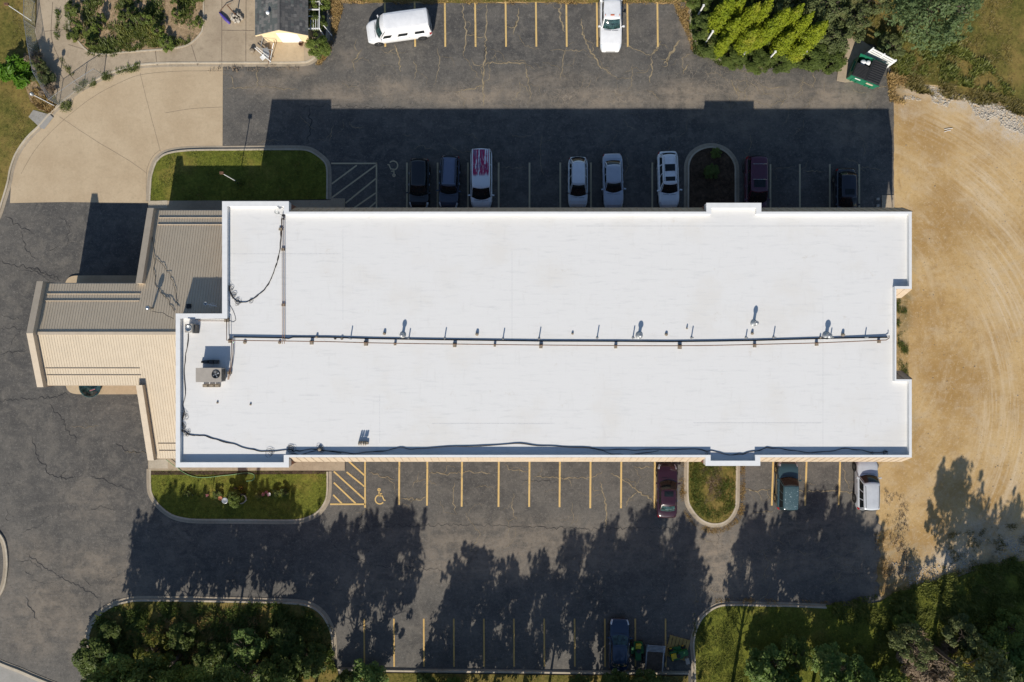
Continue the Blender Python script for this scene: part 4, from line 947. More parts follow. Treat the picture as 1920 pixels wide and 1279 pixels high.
# ---------------------------------------------------------------- lamps, posts, fences
def lamp(px, py, h, label, head='bulb', mat='white_paint', r_=.035, z0=.08):
    c = P(px, py, z0); t = empty('lamp_post', c, 0, label, 'lamp post')
    MB().tube([(0,0,0),(0,0,h)], r_, 8).build('pole', M[mat], t)
    if head == 'bulb': MB().lathe((0,0,h), [(.03,-.02),(.16,.05),(.17,.22),(.06,.3),(.02,.36)], 10).build('lamp_head', M['steel'], t, True)
    else: MB().box((0,0,h+.08), (.34,.2,.16)).build('lamp_head', M['rust_pipe'], t)
    return t
lamp(103.5,199,2.85,'white lamp post with round head at the bend of the tan driveway')
lamp(59,39,2.95,'white lamp post with brown box head on the upper left lawn','box')
lamp(448,343,3.55,'white lamp post standing in the grass island north of the tower','box', r_=.04)
for x, y, h, lb in ((1321.7,82,2.4,'white garden post with square cap left of the lime shrubs'),(1308,30,1.9,'white garden post in the top left of the shrub bed'),(1388.5,110,1.4,'white garden post in front of the left lime shrubs'),(1440,112.5,1.7,'white garden post in front of the middle lime shrubs'),(1501,107,1.2,'white garden post in front of the right lime shrubs')):
    t = empty('garden_post', P(x,y,.09), 0, lb, 'post', 'white posts in the shrub bed'); MB().box((0,0,h/2), (.11,.11,h)).build('post', M['white_paint'], t); MB().box((0,0,h+.04), (.17,.17,.08)).build('post_cap', M['white_paint'], t)
fence = empty('chain_link_fence', P(111,197), 0, 'grey chain link fence curving along the plaza edge at upper left', 'fence')
fb = [(194,141),(156,165),(111,197),(82,146),(73,99),(66,52),(66,5),(68,-30)]; fh = 1.45
bp = [P(a,b,.1) for a,b in fb]
for p in bp: MB().tube([p-fence.location, p-fence.location+Vector((0,0,fh))], .03, 6).build('fence_post', M['steel'], fence)
MB().tube([p-fence.location+Vector((0,0,fh)) for p in bp], .022, 6).build('top_rail', M['steel'], fence)
mb = MB()
for a, b in zip(bp[:-1], bp[1:]):
    L = (b-a).length; d = (b-a)/L; n_ = int(L/.14)
    for sgn in (1, -1):
        for k in range(-10, n_+1):
            s0 = k*.14; u0 = max(0, s0); u1 = min(L, s0+fh)
            if u1 <= u0: continue
            z0, z1 = (u0-s0, u1-s0) if sgn > 0 else (fh-(u0-s0), fh-(u1-s0))
            p = a+d*u0-fence.location+Vector((0,0,z0)); q = a+d*u1-fence.location+Vector((0,0,z1)); mb.tube([p, q], .0045, 3, False)
mb.build('chain_link_mesh', M['steel'], fence)['kind'] = 'stuff'

# ---------------------------------------------------------------- dumpster and board fence
M['green_metal'] = plain('green_enamel', (.012,.16,.085), .5, var=.12, scale=4, obj=True)
M['lid'] = plain('grey_black_lid', (.035,.035,.036), .5, var=.15)
ang = R(-21.5)
dm = empty('dumpster', P(1617,141,.05), ang, 'green dumpster with ribbed black lids and white bags inside', 'dumpster')
W_, D_, HF, HB = 2.55, 1.8, 1.15, 1.4
mb = MB()
mb.add([(-W_/2,-D_/2,.1),(W_/2,-D_/2,.1),(W_/2,D_/2,.1),(-W_/2,D_/2,.1),(-W_/2-.03,-D_/2-.12,HF),(W_/2+.03,-D_/2-.12,HF),(W_/2+.03,D_/2,HB),(-W_/2-.03,D_/2,HB)],[(0,3,2,1),(0,1,5,4),(1,2,6,5),(2,3,7,6),(3,0,4,7)])
mb.box((0,-D_/2-.12,HF), (W_+.14,.09,.09)); mb.box((0,D_/2,HB), (W_+.1,.08,.08))
for k in (-.7,-.35,.35,.7): mb.box((k*W_/2,-D_/2-.06,.6), (.07,.07,.95))
mb.box((-W_/2-.08,0,.75),(.1,.9,.2)); mb.box((W_/2+.08,0,.75),(.1,.9,.2))
mb.build('body', M['green_metal'], dm)
def lid(x0, x1, y0, y1):
    m = MB(); sl_ = (HB-HF)/(D_+.12)
    def z(y): return HF+.07+sl_*(y+D_/2+.12)
    m.add([(x0,y0,z(y0)),(x1,y0,z(y0)),(x1,y1,z(y1)),(x0,y1,z(y1)),(x0,y0,z(y0)-.04),(x1,y0,z(y0)-.04)], [(0,1,2,3),(4,5,1,0)])
    n_ = 10
    for k in range(n_):
        y = y0+(y1-y0)*(k+.5)/n_; m.box(((x0+x1)/2, y, z(y)+.035), (x1-x0-.08, (y1-y0)/n_*.5, .07))
    m.build('lid', M['lid'], dm)
lid(.05, W_/2, -D_/2-.1, D_/2-.02); lid(-W_/2, -.12, -D_/2-.1, .12)
MB().box((-.04,-.1,HF+.22),(.12,D_,.06),0,.16).build('lid_bar', M['black'], dm)
MB().box((-.6,-D_/2-.158,HF-.12),(.5,.02,.13)).build('label', M['white_paint'], dm); MB().box((.55,-D_/2-.158,HF-.2),(.62,.02,.2)).build('label', M['tan_trim'], dm)
def bag(parent, name, c, r_, mat, seed):
    b = bmesh.new(); bmesh.ops.create_icosphere(b, subdivisions=3, radius=r_)
    for v in b.verts: v.co *= 1+.25*mnoise.noise(v.co*4+Vector((seed,0,0)))+.12*mnoise.noise(v.co*11+Vector((seed,2,0))); v.co.z *= .7
    me = bpy.data.meshes.new(name); b.to_mesh(me); b.free(); me.materials.append(mat); me.polygons.foreach_set('use_smooth', [True]*len(me.polygons))
    o = link(bpy.data.objects.new(name, me), parent); o.location = c; return o
for c, r_, s_ in (((-.75,.4,1.22),.24,1),((-.35,.5,1.25),.22,5)):
    v = P(1617,141,.05)+Matrix.Rotation(ang,3,'Z')@Vector(c); o = bag(None, 'trash_bag', v, r_, M['white_paint'], s_)
    tag(o, 'white trash bag in the open dumpster, '+('left' if s_ == 1 else 'right')+' of the two', 'trash bag', 'bags in the dumpster')
bf = empty('board_fence', P(1637,119,.05), R(-28), 'white board fence section standing behind the green dumpster', 'fence')
for k in range(6): MB().box((0,0,.30+.30*k), (2.4,.05,.17)).build('fence_board', M['white_paint'], bf)
for x_ in (-1.12,0,1.12): MB().box((x_,.07,.95), (.12,.08,1.9)).build('post', M['white_paint'], bf)

# ---------------------------------------------------------------- garden things in the south island
M['terracotta'] = plain('terracotta', (.42,.17,.09), .85, var=.1); M['hose'] = plain('green_hose', (.18,.36,.16), .5, var=.1)
M['pink'] = plain('pink_petals', (.42,.14,.17), .8, var=.3, scale=12); M['yellow'] = plain('yellow_petals', (.75,.5,.03), .8, var=.2, scale=12); M['tractor_green'] = plain('tractor_green', (.02,.12,.03), .45, var=.1); M['tractor_yellow'] = plain('tractor_yellow', (.62,.47,.02), .45, var=.1)
hp = [(313,861),(330,874),(340,883),(355,891),(372,895),(390,895),(415,892),(435,890),(455,887),(468,887),(476,890),(477,896),(472,901),(462,902)]
hv = [P(a,b,.15) for a,b in hp]; sp_ = spline([(v.x,v.y,0) for v in hv], 6)
o = MB().tube([(v.x,v.y,.15 if i > 6 else .3) for i, v in enumerate(sp_)], .025, 6).build('garden_hose', M['hose'], None, True); tag(o, 'pale green garden hose snaking over the south grass island', 'hose')
def pot(px, py, r_, mat, lb, flower=None):
    t = empty('flower_pot', P(px,py,.1), 0, lb, 'flower pot')
    MB().lathe((0,0,0), [(r_*.7,0),(r_,r_*1.3),(r_*1.1,r_*1.32),(r_*1.1,r_*1.5),(r_*.9,r_*1.5),(r_*.85,r_*1.25),(.01,r_*1.22)], 16).build('pot', M[mat], t)
    if flower:
        m = MB()
        for k in range(26):
            a = rnd.uniform(0,6.28); d = r_*1.2*math.sqrt(rnd.random()); z = r_*1.5+rnd.uniform(.02,.16); s_ = .026
            c = Vector((d*math.cos(a), d*math.sin(a), z)); m.add([c+Vector((s_,0,0)), c+Vector((0,s_,.01)), c+Vector((-s_,0,0)), c+Vector((0,-s_,.01))], [(0,1,2,3)])
        m.build('flowers', M[flower], t)
    return t
pot(415,933,.17,'terracotta','round terracotta pot left of the centre plant in the south island')
pot(390,928,.1,'terracotta','small red pot left of the terracotta pot in the south island','pink')
pot(495,926,.14,'terracotta','flower pot with pink flowers right of the centre plant in the south island','pink')
pot(506,926,.13,'white_paint','white pot of pink flowers rightmost in the south island','pink')
pot(501,922,.12,'terracotta','small pot behind the two pink flower pots','pink')
pot(454,914,.16,'black','pot of yellow flowers at the top of the tall plant','yellow')
pot(444,916,.14,'black','pot of pink flowers left of the yellow flowers','pink')
t = empty('bird_bath', P(430,934,.1), 0, 'grey bird bath on a stem leaning out of the south island grass', 'bird bath')
MB().tube([(0,0,0),(0,0,.85)], .035, 8).build('stem', M['steel'], t); MB().lathe((0,0,.85), [(.05,0),(.26,.08),(.28,.12),(.24,.12),(.03,.05)], 16).build('bowl', M['steel'], t, True)
o = MB().tube([(.62*math.cos(k*.2618),.62*math.sin(k*.2618),.04+.015*(k%2)) for k in range(25)], [.055+.012*(k%3) for k in range(25)], 6).build('stone_edging', M['stone'], None); o.location = P(449,935,.10); o.scale = (1.0,.72,1); tag(o, 'oval pale stone ring around the flowers in the south island', 'edging')
sg = empty('yard_sign', P(459,925,.1), 0, 'dark board standing behind the flower ring in the south island', 'board'); MB().box((0,0,.35),(.34,.06,.7)).build('board', M['black'], sg); MB().box((0,-.035,.5),(.26,.012,.3)).build('panel', M['steel'], sg)
for x, y, h, lb in ((398,922,.8,'thin stake left of the pots in the south island'),(368,925,.7,'thin stake farthest left in the south island grass')):
    o = MB().tube([(0,0,0),(0,0,h)], .02, 5).box((0,0,h), (.07,.05,.09)).build('garden_stake', M['black']); o.location = P(x,y,.1); tag(o, lb, 'stake', 'stakes in the south island')
# a wheelchair bench beside the entry island (south): planter dish with blue rim
pl = empty('planter_bowl', P(172,724.5,.14), 0, 'wide dark planter bowl with a pink edge on the entry island', 'planter')
MB().lathe((0,0,0), [(.8,0),(.98,.2),(1.0,.28),(.9,.28),(.8,.16),(.02,.14)], 26).build('bowl', M['glass_teal'], pl, True)
MB().box((.25,-.3,.3),(.5,.06,.05),.3).build('handle', M['pink'], pl)
# small debris
for k, (x, y, lb) in enumerate(((1645,373.5,'small white square block beside the concrete pad, upper of two'),(1645,386,'small white square block beside the concrete pad, lower of two'))):
    o = MB().box((0,0,.06),(.26,.22,.12)).box((0,0,.125),(.2,.16,.02)).build('marker_block', M['stone']); o.location = P(x,y,0); tag(o, lb, 'block', 'marker blocks')
for x, y, r_, lb in ((656,102,.28,'splash of white powder on the dark asphalt below the white van'),):
    pass
for x, y, a, L_, lb in ((1778,242,R(8),.75,'pale wooden stick lying on the dirt, upper one'),(1776,246,R(14),.6,'pale wooden stick lying on the dirt, lower one')):
    o = MB().tube([(-L_/2,0,.03),(0,.02,.035),(L_/2,0,.03)], .022, 5).build('stick', M['white_paint']); o.location = P(x,y,.02); o.rotation_euler = (0,0,a); tag(o, lb, 'stick', 'sticks on the dirt')

# ---------------------------------------------------------------- vehicles
def lerp(a, b, t): return a+(b-a)*t
def interp(tab_, y):
    if y <= tab_[0][0]: return tab_[0][1]
    for (a, za), (b, zb) in zip(tab_[:-1], tab_[1:]):
        if y <= b:
            t = (y-a)/(b-a); t = t*t*(3-2*t)*.5+t*.5; return za+(zb-za)*t
    return tab_[-1][1]
def paint(name, c, rough=.28, coat=.8, metal=.0, var=.05): return plain(name, c, rough, metal, var, 2.5, coat, obj=True)
def make_wheel(root, x, y, r_, wd, rimmat):
    s = 1 if x > 0 else -1; rot = Matrix.Rotation(s*R(90), 3, 'Y')
    o = MB().lathe((x, y, r_), [(r_*.6, -wd/2), (r_*.93, -wd/2), (r_, -wd*.3), (r_, wd*.3), (r_*.93, wd/2), (r_*.66, wd/2), (r_*.64, wd*.38)], 20, rot).build('wheel', M['rubber'], root, True)
    m = MB().lathe((x, y, r_), [(r_*.64, wd*.40), (r_*.6, wd*.46), (r_*.54, wd*.30), (r_*.2, wd*.34), (r_*.16, wd*.46), (.01, wd*.46)], 18, rot)
    for k in range(5):
        a = k*2*math.pi/5; c = Vector((x+s*wd*.42, y+r_*.37*math.cos(a), r_+r_*.37*math.sin(a))); m.box(c, (.02, r_*.42, .055), 0, a)
    m.build('rim', rimmat, o)
def car(name, label, cat, px, py, rz, paintm, L=4.6, W=1.82, prof=None, cab=None, zroof=1.45, belt=.93, wt=.60, wb=.84, roofmat=None, wins=((.07,.45),(.49,.86)), glass=None,
        rails=False, cross=False, sunroofs=(), wheelbase=.60, wr=.33, rearwin=True, mirrors=True, light=True, bowf=.22, bowr=.12, cr=.05, gv=(.10,.90), sidemat=None, group=None, rearmat=None, wsv=(.05,.95), mirmat=None):
    c = P(px, py, 0); root = empty(name, (c.x, c.y, .015), rz, label, cat, group)
    k_ = (H-.75)/H; root.location.x = c.x*k_; root.location.y = c.y*k_
    h = L/2
    prof = prof or [(-h,.72),(-h+.12,.86),(-h+.5,.95),(-.3,.95),(.9,.93),(h-.75,.84),(h-.25,.74),(h,.58)]
    ybf, ytf, ytr, ybr = cab
    G = glass or M['glass']
    def hw(y):
        f = max(0, (y-(h-.85))/.85); r_ = max(0, (-y-(h-.75))/.75); return W/2*(1-.24*f**2.3-.20*r_**2.3)
    def surf(y, t, off=0.0):
        zt = interp(prof, y); w_ = hw(y); e = max(0, (abs(y)-(h-.15))/.15); zb = .26+.14*e
        S_ = [(0,zt+cr),(.45,zt+.9*cr),(.78,zt+.45*cr),(.93,zt-.02),(.985,zt-.13),(1.0,lerp(zb,zt,.5)),(.985,zb+.12),(.93,zb),(.6,zb-.02),(0,zb-.02)]
        t = max(0, min(8.999, t)); i = int(t); f = t-i; a, b = S_[i], S_[i+1]
        x = lerp(a[0], b[0], f)*w_; z = lerp(a[1], b[1], f)
        if off:
            if t < 3: z += off
            elif t < 4.6: z += off*.7; x += off*.7
            else: x += off
        return x, z
    ys = sorted(set([-h,-h+.04,-h+.12,-h+.25,-h+.45,-h+.7] + [lerp(-h+.9, h-.9, i/10) for i in range(11)] + [h-.7,h-.5,h-.35,h-.2,h-.1,h-.04,h]))
    ts = [0,.5,1,1.5,2,2.5,3,3.5,4,4.5,5,6,7,8,9]
    m = MB(); n = len(ts)*2-1
    for y in ys:
        row = []
        for t in ts[::-1]: x, z = surf(y, t); row.append((-x, y, z))
        for t in ts[1:]: x, z = surf(y, t); row.append((x, y, z))
        m.v += row
    for j in range(len(ys)-1):
        for i in range(n-1):
            a = j*n+i; m.f.append((a, a+1, a+n+1, a+n))
    m.f.append(tuple(range(n))); m.f.append(tuple((len(ys)-1)*n+i for i in range(n))[::-1])
    m.build('body', paintm, root, True, True)
    # cabin
    zlo = belt-.05; ztop = zroof-.07
    wbF, wbR, wtF, wtR = W/2*wb*.97, W/2*wb*.93, W/2*wt*1.0, W/2*wt*.97
    def frontp(s, v):
        a = Vector((s*wbF, ybf+bowf*(1-s*s), zlo)); b = Vector((s*wtF, ytf+bowf*.45*(1-s*s), ztop+.03*(1-s*s)))
        return a.lerp(b, v)+Vector((0, .05*math.sin(math.pi*v), .03*math.sin(math.pi*v)))
    def rearp(s, v):
        a = Vector((s*wbR, ybr-bowr*(1-s*s), zlo)); b = Vector((s*wtR, ytr-bowr*.6*(1-s*s), ztop+.03*(1-s*s)))
        return a.lerp(b, v)+Vector((0, -.04*math.sin(math.pi*v), .03*math.sin(math.pi*v)))
    def sidep(sg, u, v):
        a = Vector((sg*lerp(wbF, wbR, u), lerp(ybf, ybr, u), zlo)); b = Vector((sg*(lerp(wtF, wtR, u)+.03*math.sin(math.pi*u)), lerp(ytf, ytr, u), ztop))
        return a.lerp(b, v)+Vector((sg*.05*math.sin(math.pi*min(1, v*.9)), 0, 0))
    m = MB()
    m.grid(lambda u, v: frontp(1-2*u, v), 8, 4); m.grid(lambda u, v: rearp(2*u-1, v), 8, 4)
    m.grid(lambda u, v: sidep(1, 1-u, v), 8, 4); m.grid(lambda u, v: sidep(-1, u, v), 8, 4)
    ring = [frontp(1-2*i/8, 1) for i in range(8)] + [sidep(-1, i/8, 1) for i in range(8)] + [rearp(-1+2*i/8, 1) for i in range(8)] + [sidep(1, 1-i/8, 1) for i in range(8)]
    cx = Vector((0, (ytf+ytr)/2, 0))
    b0 = len(m.v); N_ = len(ring)
    for sc, dz in ((1, 0), (.96, .03), (.86, .052), (.5, .068)):
        for p in ring: q = cx+(p-cx)*sc; m.v.append((q.x, q.y, p.z+dz))
    m.v.append((0, cx.y, ztop+.075))
    for r_ in range(3):
        for i in range(N_): m.f.append((b0+r_*N_+i, b0+r_*N_+(i+1) % N_, b0+(r_+1)*N_+(i+1) % N_, b0+(r_+1)*N_+i))
    for i in range(N_): m.f.append((b0+3*N_+i, b0+3*N_+(i+1) % N_, b0+4*N_))
    m.build('cabin', sidemat or paintm, root, True, True)
    def skin(a, b):
        mm = max(abs(a), abs(b))*.93; T_ = [(0,.075),(.5,.068),(.86,.052),(.96,.03),(1,0)]
        d = 0
        for (p0, q0), (p1, q1) in zip(T_[:-1], T_[1:]):
            if mm <= p1: d = q0+(q1-q0)*(mm-p0)/(p1-p0); break
        return d+.03*(1-a*a)*min(1, mm/.5)
    if roofmat:    # a roof skin with a look of its own
        def rp_(u, v):
            y = lerp(ytr+.02, ytf-.06, v); x = lerp(wtR, wtF, v)*.93*(2*u-1)
            return (x, y, ztop+skin(2*u-1, 2*v-1)+.016)
        MB().grid(rp_, 8, 10).build('roof', roofmat, root, True)
    def patch(nm, fn, mat, nu=8, nv=4, off=.010):
        m = MB(); e = 1e-3
        def g(u, v):
            p = fn(u, v); du = fn(min(1, u+e), v)-fn(max(0, u-e), v); dv = fn(u, min(1, v+e))-fn(u, max(0, v-e)); nn = du.cross(dv)
            if nn.length < 1e-12: nn = Vector((0, 0, 1))
            nn.normalize()
            if nn.dot(p-Vector((0, cx.y, .6))) < 0: nn = -nn
            return p+nn*off
        m.grid(g, nu, nv); return m.build(nm, mat, root, True)
    patch('windshield', lambda u, v: frontp(lerp(-.93, .93, u), lerp(wsv[0], wsv[1], v)), G)
    if rearwin: patch('rear_window', lambda u, v: rearp(lerp(-.88, .88, u), lerp(.14, .9, v)), rearmat or G)
    for sg in (1, -1):
        for a, b in wins: patch('side_window', lambda u, v: sidep(sg, lerp(a, b, u), lerp(gv[0], gv[1], v)), M['glass'], 3, 2)
    for a, b, w_ in sunroofs:
        MB().grid(lambda u, v: (w_*(2*u-1), lerp(a, b, v), ztop+skin(w_*(2*u-1)/wtF, (lerp(a, b, v)-cx.y)/((ytf-ytr)/2))+.018), 4, 3).build('sunroof', M['glass'], root, True)
    # bonnet panel and lamps lie just proud of the body
    hy0 = ybf+bowf+.06; hy1 = h-.22
    def topp(u, v):
        y = lerp(hy0, hy1, v); s = (2*u-1); x, z = surf(y, abs(s)*2.6, .012); return (x*(1 if s >= 0 else -1), y, z)
    if hy1-hy0 > .25: MB().grid(topp, 12, 6).build('hood', paintm, root, True)
    if ybr-bowr-.1 > -h+.45:
        def tp(u, v):
            y = lerp(-h+.14, ybr-bowr-.05, v); s = 2*u-1; x, z = surf(y, abs(s)*2.5, .012); return (x*(1 if s >= 0 else -1), y, z)
        MB().grid(tp, 12, 4).build('trunk_lid', paintm, root, True)
    for sg in (1, -1):
        def lamp_p(y0, y1, t0, t1):
            def f(u, v):
                y = lerp(y0, y1, u); x, z = surf(y, lerp(t0, t1, v), .014); return (sg*x, y, z)
            return f
        if light: MB().grid(lamp_p(h-.46, h-.06, 2.35, 4.4), 4, 4).build('headlight', M['head'], root, True)
        MB().grid(lamp_p(-h+.01, -h+.22, 2.9, 5.0), 3, 3).build('taillight', M['tail'], root, True)
        for yy in (.15, -.85):
            x, z = surf(yy, 4.2, .02); MB().box((sg*x, yy, z), (.03, .18, .03)).build('door_handle', M['chrome'] if not sidemat else M['black'], root)
        if mirrors:
            x = sg*(W/2+.09); MB().box((x, ybf-.12, belt+.07), (.2, .11, .13), sg*.25).box((sg*(W/2-.03), ybf-.1, belt+.03), (.14, .05, .04)).build('mirror', mirmat or paintm, root)
        if rails:
            MB().tube([(sg*wtR*.86, ytr+.1, ztop+.05), (sg*wtR*.88, ytr+.2, ztop+.11), (sg*wtF*.9, ytf-.35, ztop+.11), (sg*wtF*.88, ytf-.2, ztop+.05)], .02, 6).build('roof_rail', M['black'] if rails == 'black' else M['chrome'], root, True)
        for yw_ in (h-.88 if wheelbase else 0, -h+.92):
            xx = sg*(W/2-.105)
            MB().lathe((sg*(W/2-.012), yw_, wr), [(.01, 0), (wr+.07, 0), (wr+.06, .016), (.01, .018)], 20, Matrix.Rotation(sg*R(90), 3, 'Y')).build('wheel_arch', M['black'], root)
            make_wheel(root, xx, yw_, wr, .24, M['chrome'])
    if cross:
        for y in cross: MB().tube([(-wtR*.9, y, ztop+.12), (wtR*.9, y, ztop+.12)], .02, 6).build('crossbar', M['chrome'], root, True)
    x, z = surf(h-.02, 1, .0); MB().box((0, h-.035, z-.17), (W*.44, .08, .13)).build('grille', M['black'], root)
    MB().tube([(-wbF*.7, hy0-.02, interp(prof, hy0)+cr+.03), (-.05, hy0+.01, interp(prof, hy0)+cr+.035)], .012, 4).tube([(.05, hy0-.02, interp(prof, hy0)+cr+.03), (wbF*.75, hy0-.08, interp(prof, hy0)+cr+.035)], .012, 4).build('wiper', M['black'], root)
    MB().box((0, -h-.004, .6), (.32, .02, .14)).build('licence_plate', M['white_paint'], root)
    return root, surf, ztop
PI = math.pi
pb = paint('black_paint', (.008,.008,.010)); pdb = paint('dark_blue_paint', (.03,.04,.07)); psv = paint('silver_paint', (.58,.60,.62), .35, .6, .15); psb = paint('silver_blue_paint', (.45,.48,.54), .35, .6, .15)
pw = paint('white_car_paint', (.80,.81,.82)); pmar = paint('maroon_paint', (.08,.010,.030)); pnavy = paint('black_blue_paint', (.012,.012,.022)); pplum = paint('plum_paint', (.032,.008,.014), .3); pteal = paint('teal_paint', (.04,.075,.085))
pbl = paint('blue_paint', (.012,.030,.065)); pwv = paint('van_white_paint', (.80,.80,.80), .35)
pgrey = paint('grey_roof_paint', (.13,.155,.23), .35); psr = paint('silver_roof_paint', (.72,.74,.78), .35)
def suvprof(L, b=.98, f=.92): h = L/2; return [(-h,.85),(-h+.1,b),(-.3,b),(h-1.35,b-.01),(h-.6,f),(h-.2,f-.1),(h,.62)]
car('parked_car','small black hatchback next to the wheelchair symbol in the shaded row','car',786,343.5,PI-.02,pb,4.35,1.82,cab=(1.05,.35,-1.75,-2.02),zroof=1.55,belt=.96,prof=suvprof(4.35,.97,.9),wt=.66,wb=.9,wins=((.06,.38),(.42,.7),(.74,.92)),group='cars in the shaded row',cross=())
car('parked_car','dark blue hatchback with pale roof beside the black hatchback','car',842.5,341,PI-.045,pdb,4.6,1.8,cab=(1.0,.45,-1.95,-2.16),zroof=1.5,belt=.95,prof=suvprof(4.6,.96,.88),wt=.68,wb=.9,wins=((.06,.38),(.42,.7),(.74,.92)),roofmat=pgrey,rails='black',group='cars in the shaded row')
mp_ = MT('peeling_roof_paint'); st_ = mp_.noise(1.0, 5, .6, mp_.map((6.5, .8, 1), obj=True)); sp2 = mp_.noise(5, 4, .7, mp_.map((1,1,1), obj=True))
gy_ = mp_.n('ShaderNodeSeparateXYZ'); mp_.l(mp_.pos(True), gy_.inputs[0]); zone = mp_.ramp(gy_.outputs[1], .15, -.15)
c_ = mp_.mix(mp_.math('MULTIPLY', mp_.ramp(st_, .43, .49), zone), (.74,.75,.77), (.36,.010,.085)); c_ = mp_.mix(mp_.math('MULTIPLY', mp_.ramp(mp_.noise(1.0,4,.6,mp_.map((9,1.1,1),obj=True,loc=(4,2,0))), .54, .58), zone), c_, (.20,.13,.22))
c_ = mp_.mix(mp_.math('MULTIPLY', mp_.ramp(sp2, .62, .66), zone), c_, (.015,.015,.03)); mp_.col(c_); mp_.rough(.5)
car('parked_minivan','white minivan with peeling maroon streaked roof in the shaded row','minivan',902.5,334,PI-.0,pw,5.2,1.96,cab=(1.72,.95,-2.3,-2.5),zroof=1.72,belt=1.02,prof=[(-2.6,.9),(-2.5,1.02),(-.3,1.02),(1.6,1.0),(2.1,.9),(2.45,.76),(2.6,.6)],wt=.78,wb=.93,roofmat=mp_.m,wins=((.05,.28),(.31,.6),(.63,.93)),light=True,bowf=.3)
car('parked_car','silver hatchback with black tailgate glass around its silver roof','car',1083.5,341.5,PI+.0,psv,4.4,1.78,cab=(1.15,.3,-1.55,-2.05),zroof=1.5,belt=.95,prof=suvprof(4.4,.95,.88),wt=.62,wb=.9,wins=((.08,.4),(.44,.72),(.75,.9)),sidemat=psv,roofmat=psr,mirmat=M['black'],group='cars in the shaded row',bowr=.2)
car('parked_car','silver blue sedan with its trunk toward the lot in the shaded row','car',1149.3,338.5,PI+.03,psb,4.8,1.82,cab=(.95,.25,-1.15,-1.72),zroof=1.42,belt=.93,wt=.68,wb=.88,wins=((.12,.48),(.52,.84)),group='cars in the shaded row',bowf=.26)
car('parked_car','white station wagon with two dark sunroofs left of the planted island','car',1253,336.5,PI+.035,pw,4.95,1.86,cab=(1.15,.5,-1.95,-2.22),zroof=1.55,belt=.98,prof=suvprof(4.95,.98,.9),wt=.64,wb=.88,wins=((.08,.36),(.40,.66),(.70,.92)),rails=True,sunroofs=((-.05,.32,.42),(-1.15,-.55,.44)),group='cars in the shaded row')
car('parked_minivan','dark maroon minivan with roof crossbars right of the planted island','minivan',1417,347,PI-.0,pmar,5.05,1.9,cab=(1.5,.7,-2.2,-2.42),zroof=1.75,belt=1.03,prof=[(-2.52,.9),(-2.4,1.03),(-.3,1.03),(1.5,1.0),(2.0,.9),(2.35,.78),(2.52,.6)],wt=.74,wb=.92,wins=((.05,.3),(.33,.62),(.65,.93)),cross=(-.25,-1.6),sunroofs=((-.28,.42,.5),),bowf=.3)
car('parked_car','black blue sedan rightmost in the shaded row','car',1586,365,PI+.01,pnavy,4.7,1.8,cab=(1.05,.35,-1.55,-1.95),zroof=1.47,belt=.94,wt=.70,wb=.9,wins=((.1,.48),(.52,.86)),sunroofs=((-.35,.15,.40),),rearmat=M['glass'],group='cars in the shaded row')
car('parked_car','dark plum sedan with sunroof left of the south planted island','car',1251,920.5,-.015,pplum,4.8,1.82,cab=(.85,.2,-1.1,-1.75),zroof=1.42,belt=.93,wt=.68,wb=.88,wins=((.12,.48),(.52,.84)),sunroofs=((-.35,.1,.40),),rearmat=M['glass_teal'],bowf=.26)
mt_ = MT('peeling_teal_roof'); st_ = mt_.noise(4.5, 4, .75, mt_.map((1,1.8,1), obj=True)); gy_ = mt_.n('ShaderNodeSeparateXYZ'); mt_.l(mt_.pos(True), gy_.inputs[0]); zone = mt_.ramp(gy_.outputs[1], .2, -.3)
mt_.col(mt_.mix(mt_.math('MULTIPLY', mt_.ramp(st_, .60, .63), zone), (.05,.095,.11), (.34,.42,.46))); mt_.rough(.5)
car('parked_suv','teal SUV with peeling patchy roof right of the south planted island','SUV',1476,910,-.03,pteal,4.35,1.82,cab=(.65,.12,-1.9,-2.1),zroof=1.72,belt=1.02,prof=suvprof(4.35,1.02,.98),wt=.70,wb=.9,roofmat=mt_.m,wins=((.06,.34),(.38,.64),(.68,.93)),wr=.36,sunroofs=())
car('parked_suv','silver SUV nearest the dirt lot on the south side','SUV',1625,907,.0,psv,4.6,1.84,cab=(.7,.2,-2.05,-2.25),zroof=1.72,belt=1.03,prof=suvprof(4.6,1.03,.98),wt=.72,wb=.9,wins=((.06,.34),(.38,.64),(.68,.93)),rails='black',wr=.36)
car('parked_car','blue sedan in deep tree shade at the bottom edge','car',1161,1210,-.03,pbl,4.6,1.8,cab=(.9,.2,-1.3,-1.8),zroof=1.43,belt=.93,wt=.70,wb=.88,wins=((.1,.48),(.52,.86)),glass=M['glass_teal'])
# white high-roof van
vr, vs, vz = car('parked_van','white high roof van parked askew beside its shadow at the top','van',748,53.5,R(97.8),pwv,5.75,2.0,cab=(1.78,1.02,-2.72,-2.84),zroof=2.32,belt=1.15,prof=[(-2.87,.95),(-2.8,1.15),(1.6,1.12),(2.2,1.0),(2.6,.86),(2.87,.62)],wt=.76,wb=.96,wins=((.04,.20),(.34,.53),(.68,.87)),gv=(.06,.44),glass=M['glass_teal'],wsv=(.04,.62),rearwin=False,bowf=.28,bowr=.05,wr=.36)
MB().box((0,-2.86,1.45),(1.4,.03,.6)).build('rear_window', M['glass'], vr)
MB().grid(lambda u, v: (lerp(-.6,.6,u), lerp(-2.5,.75,v), vz+.075+.05*(1-(2*u-1)**2)*(1-(2*v-1)**4)), 8, 10).build('raised_roof', pwv, vr, True)
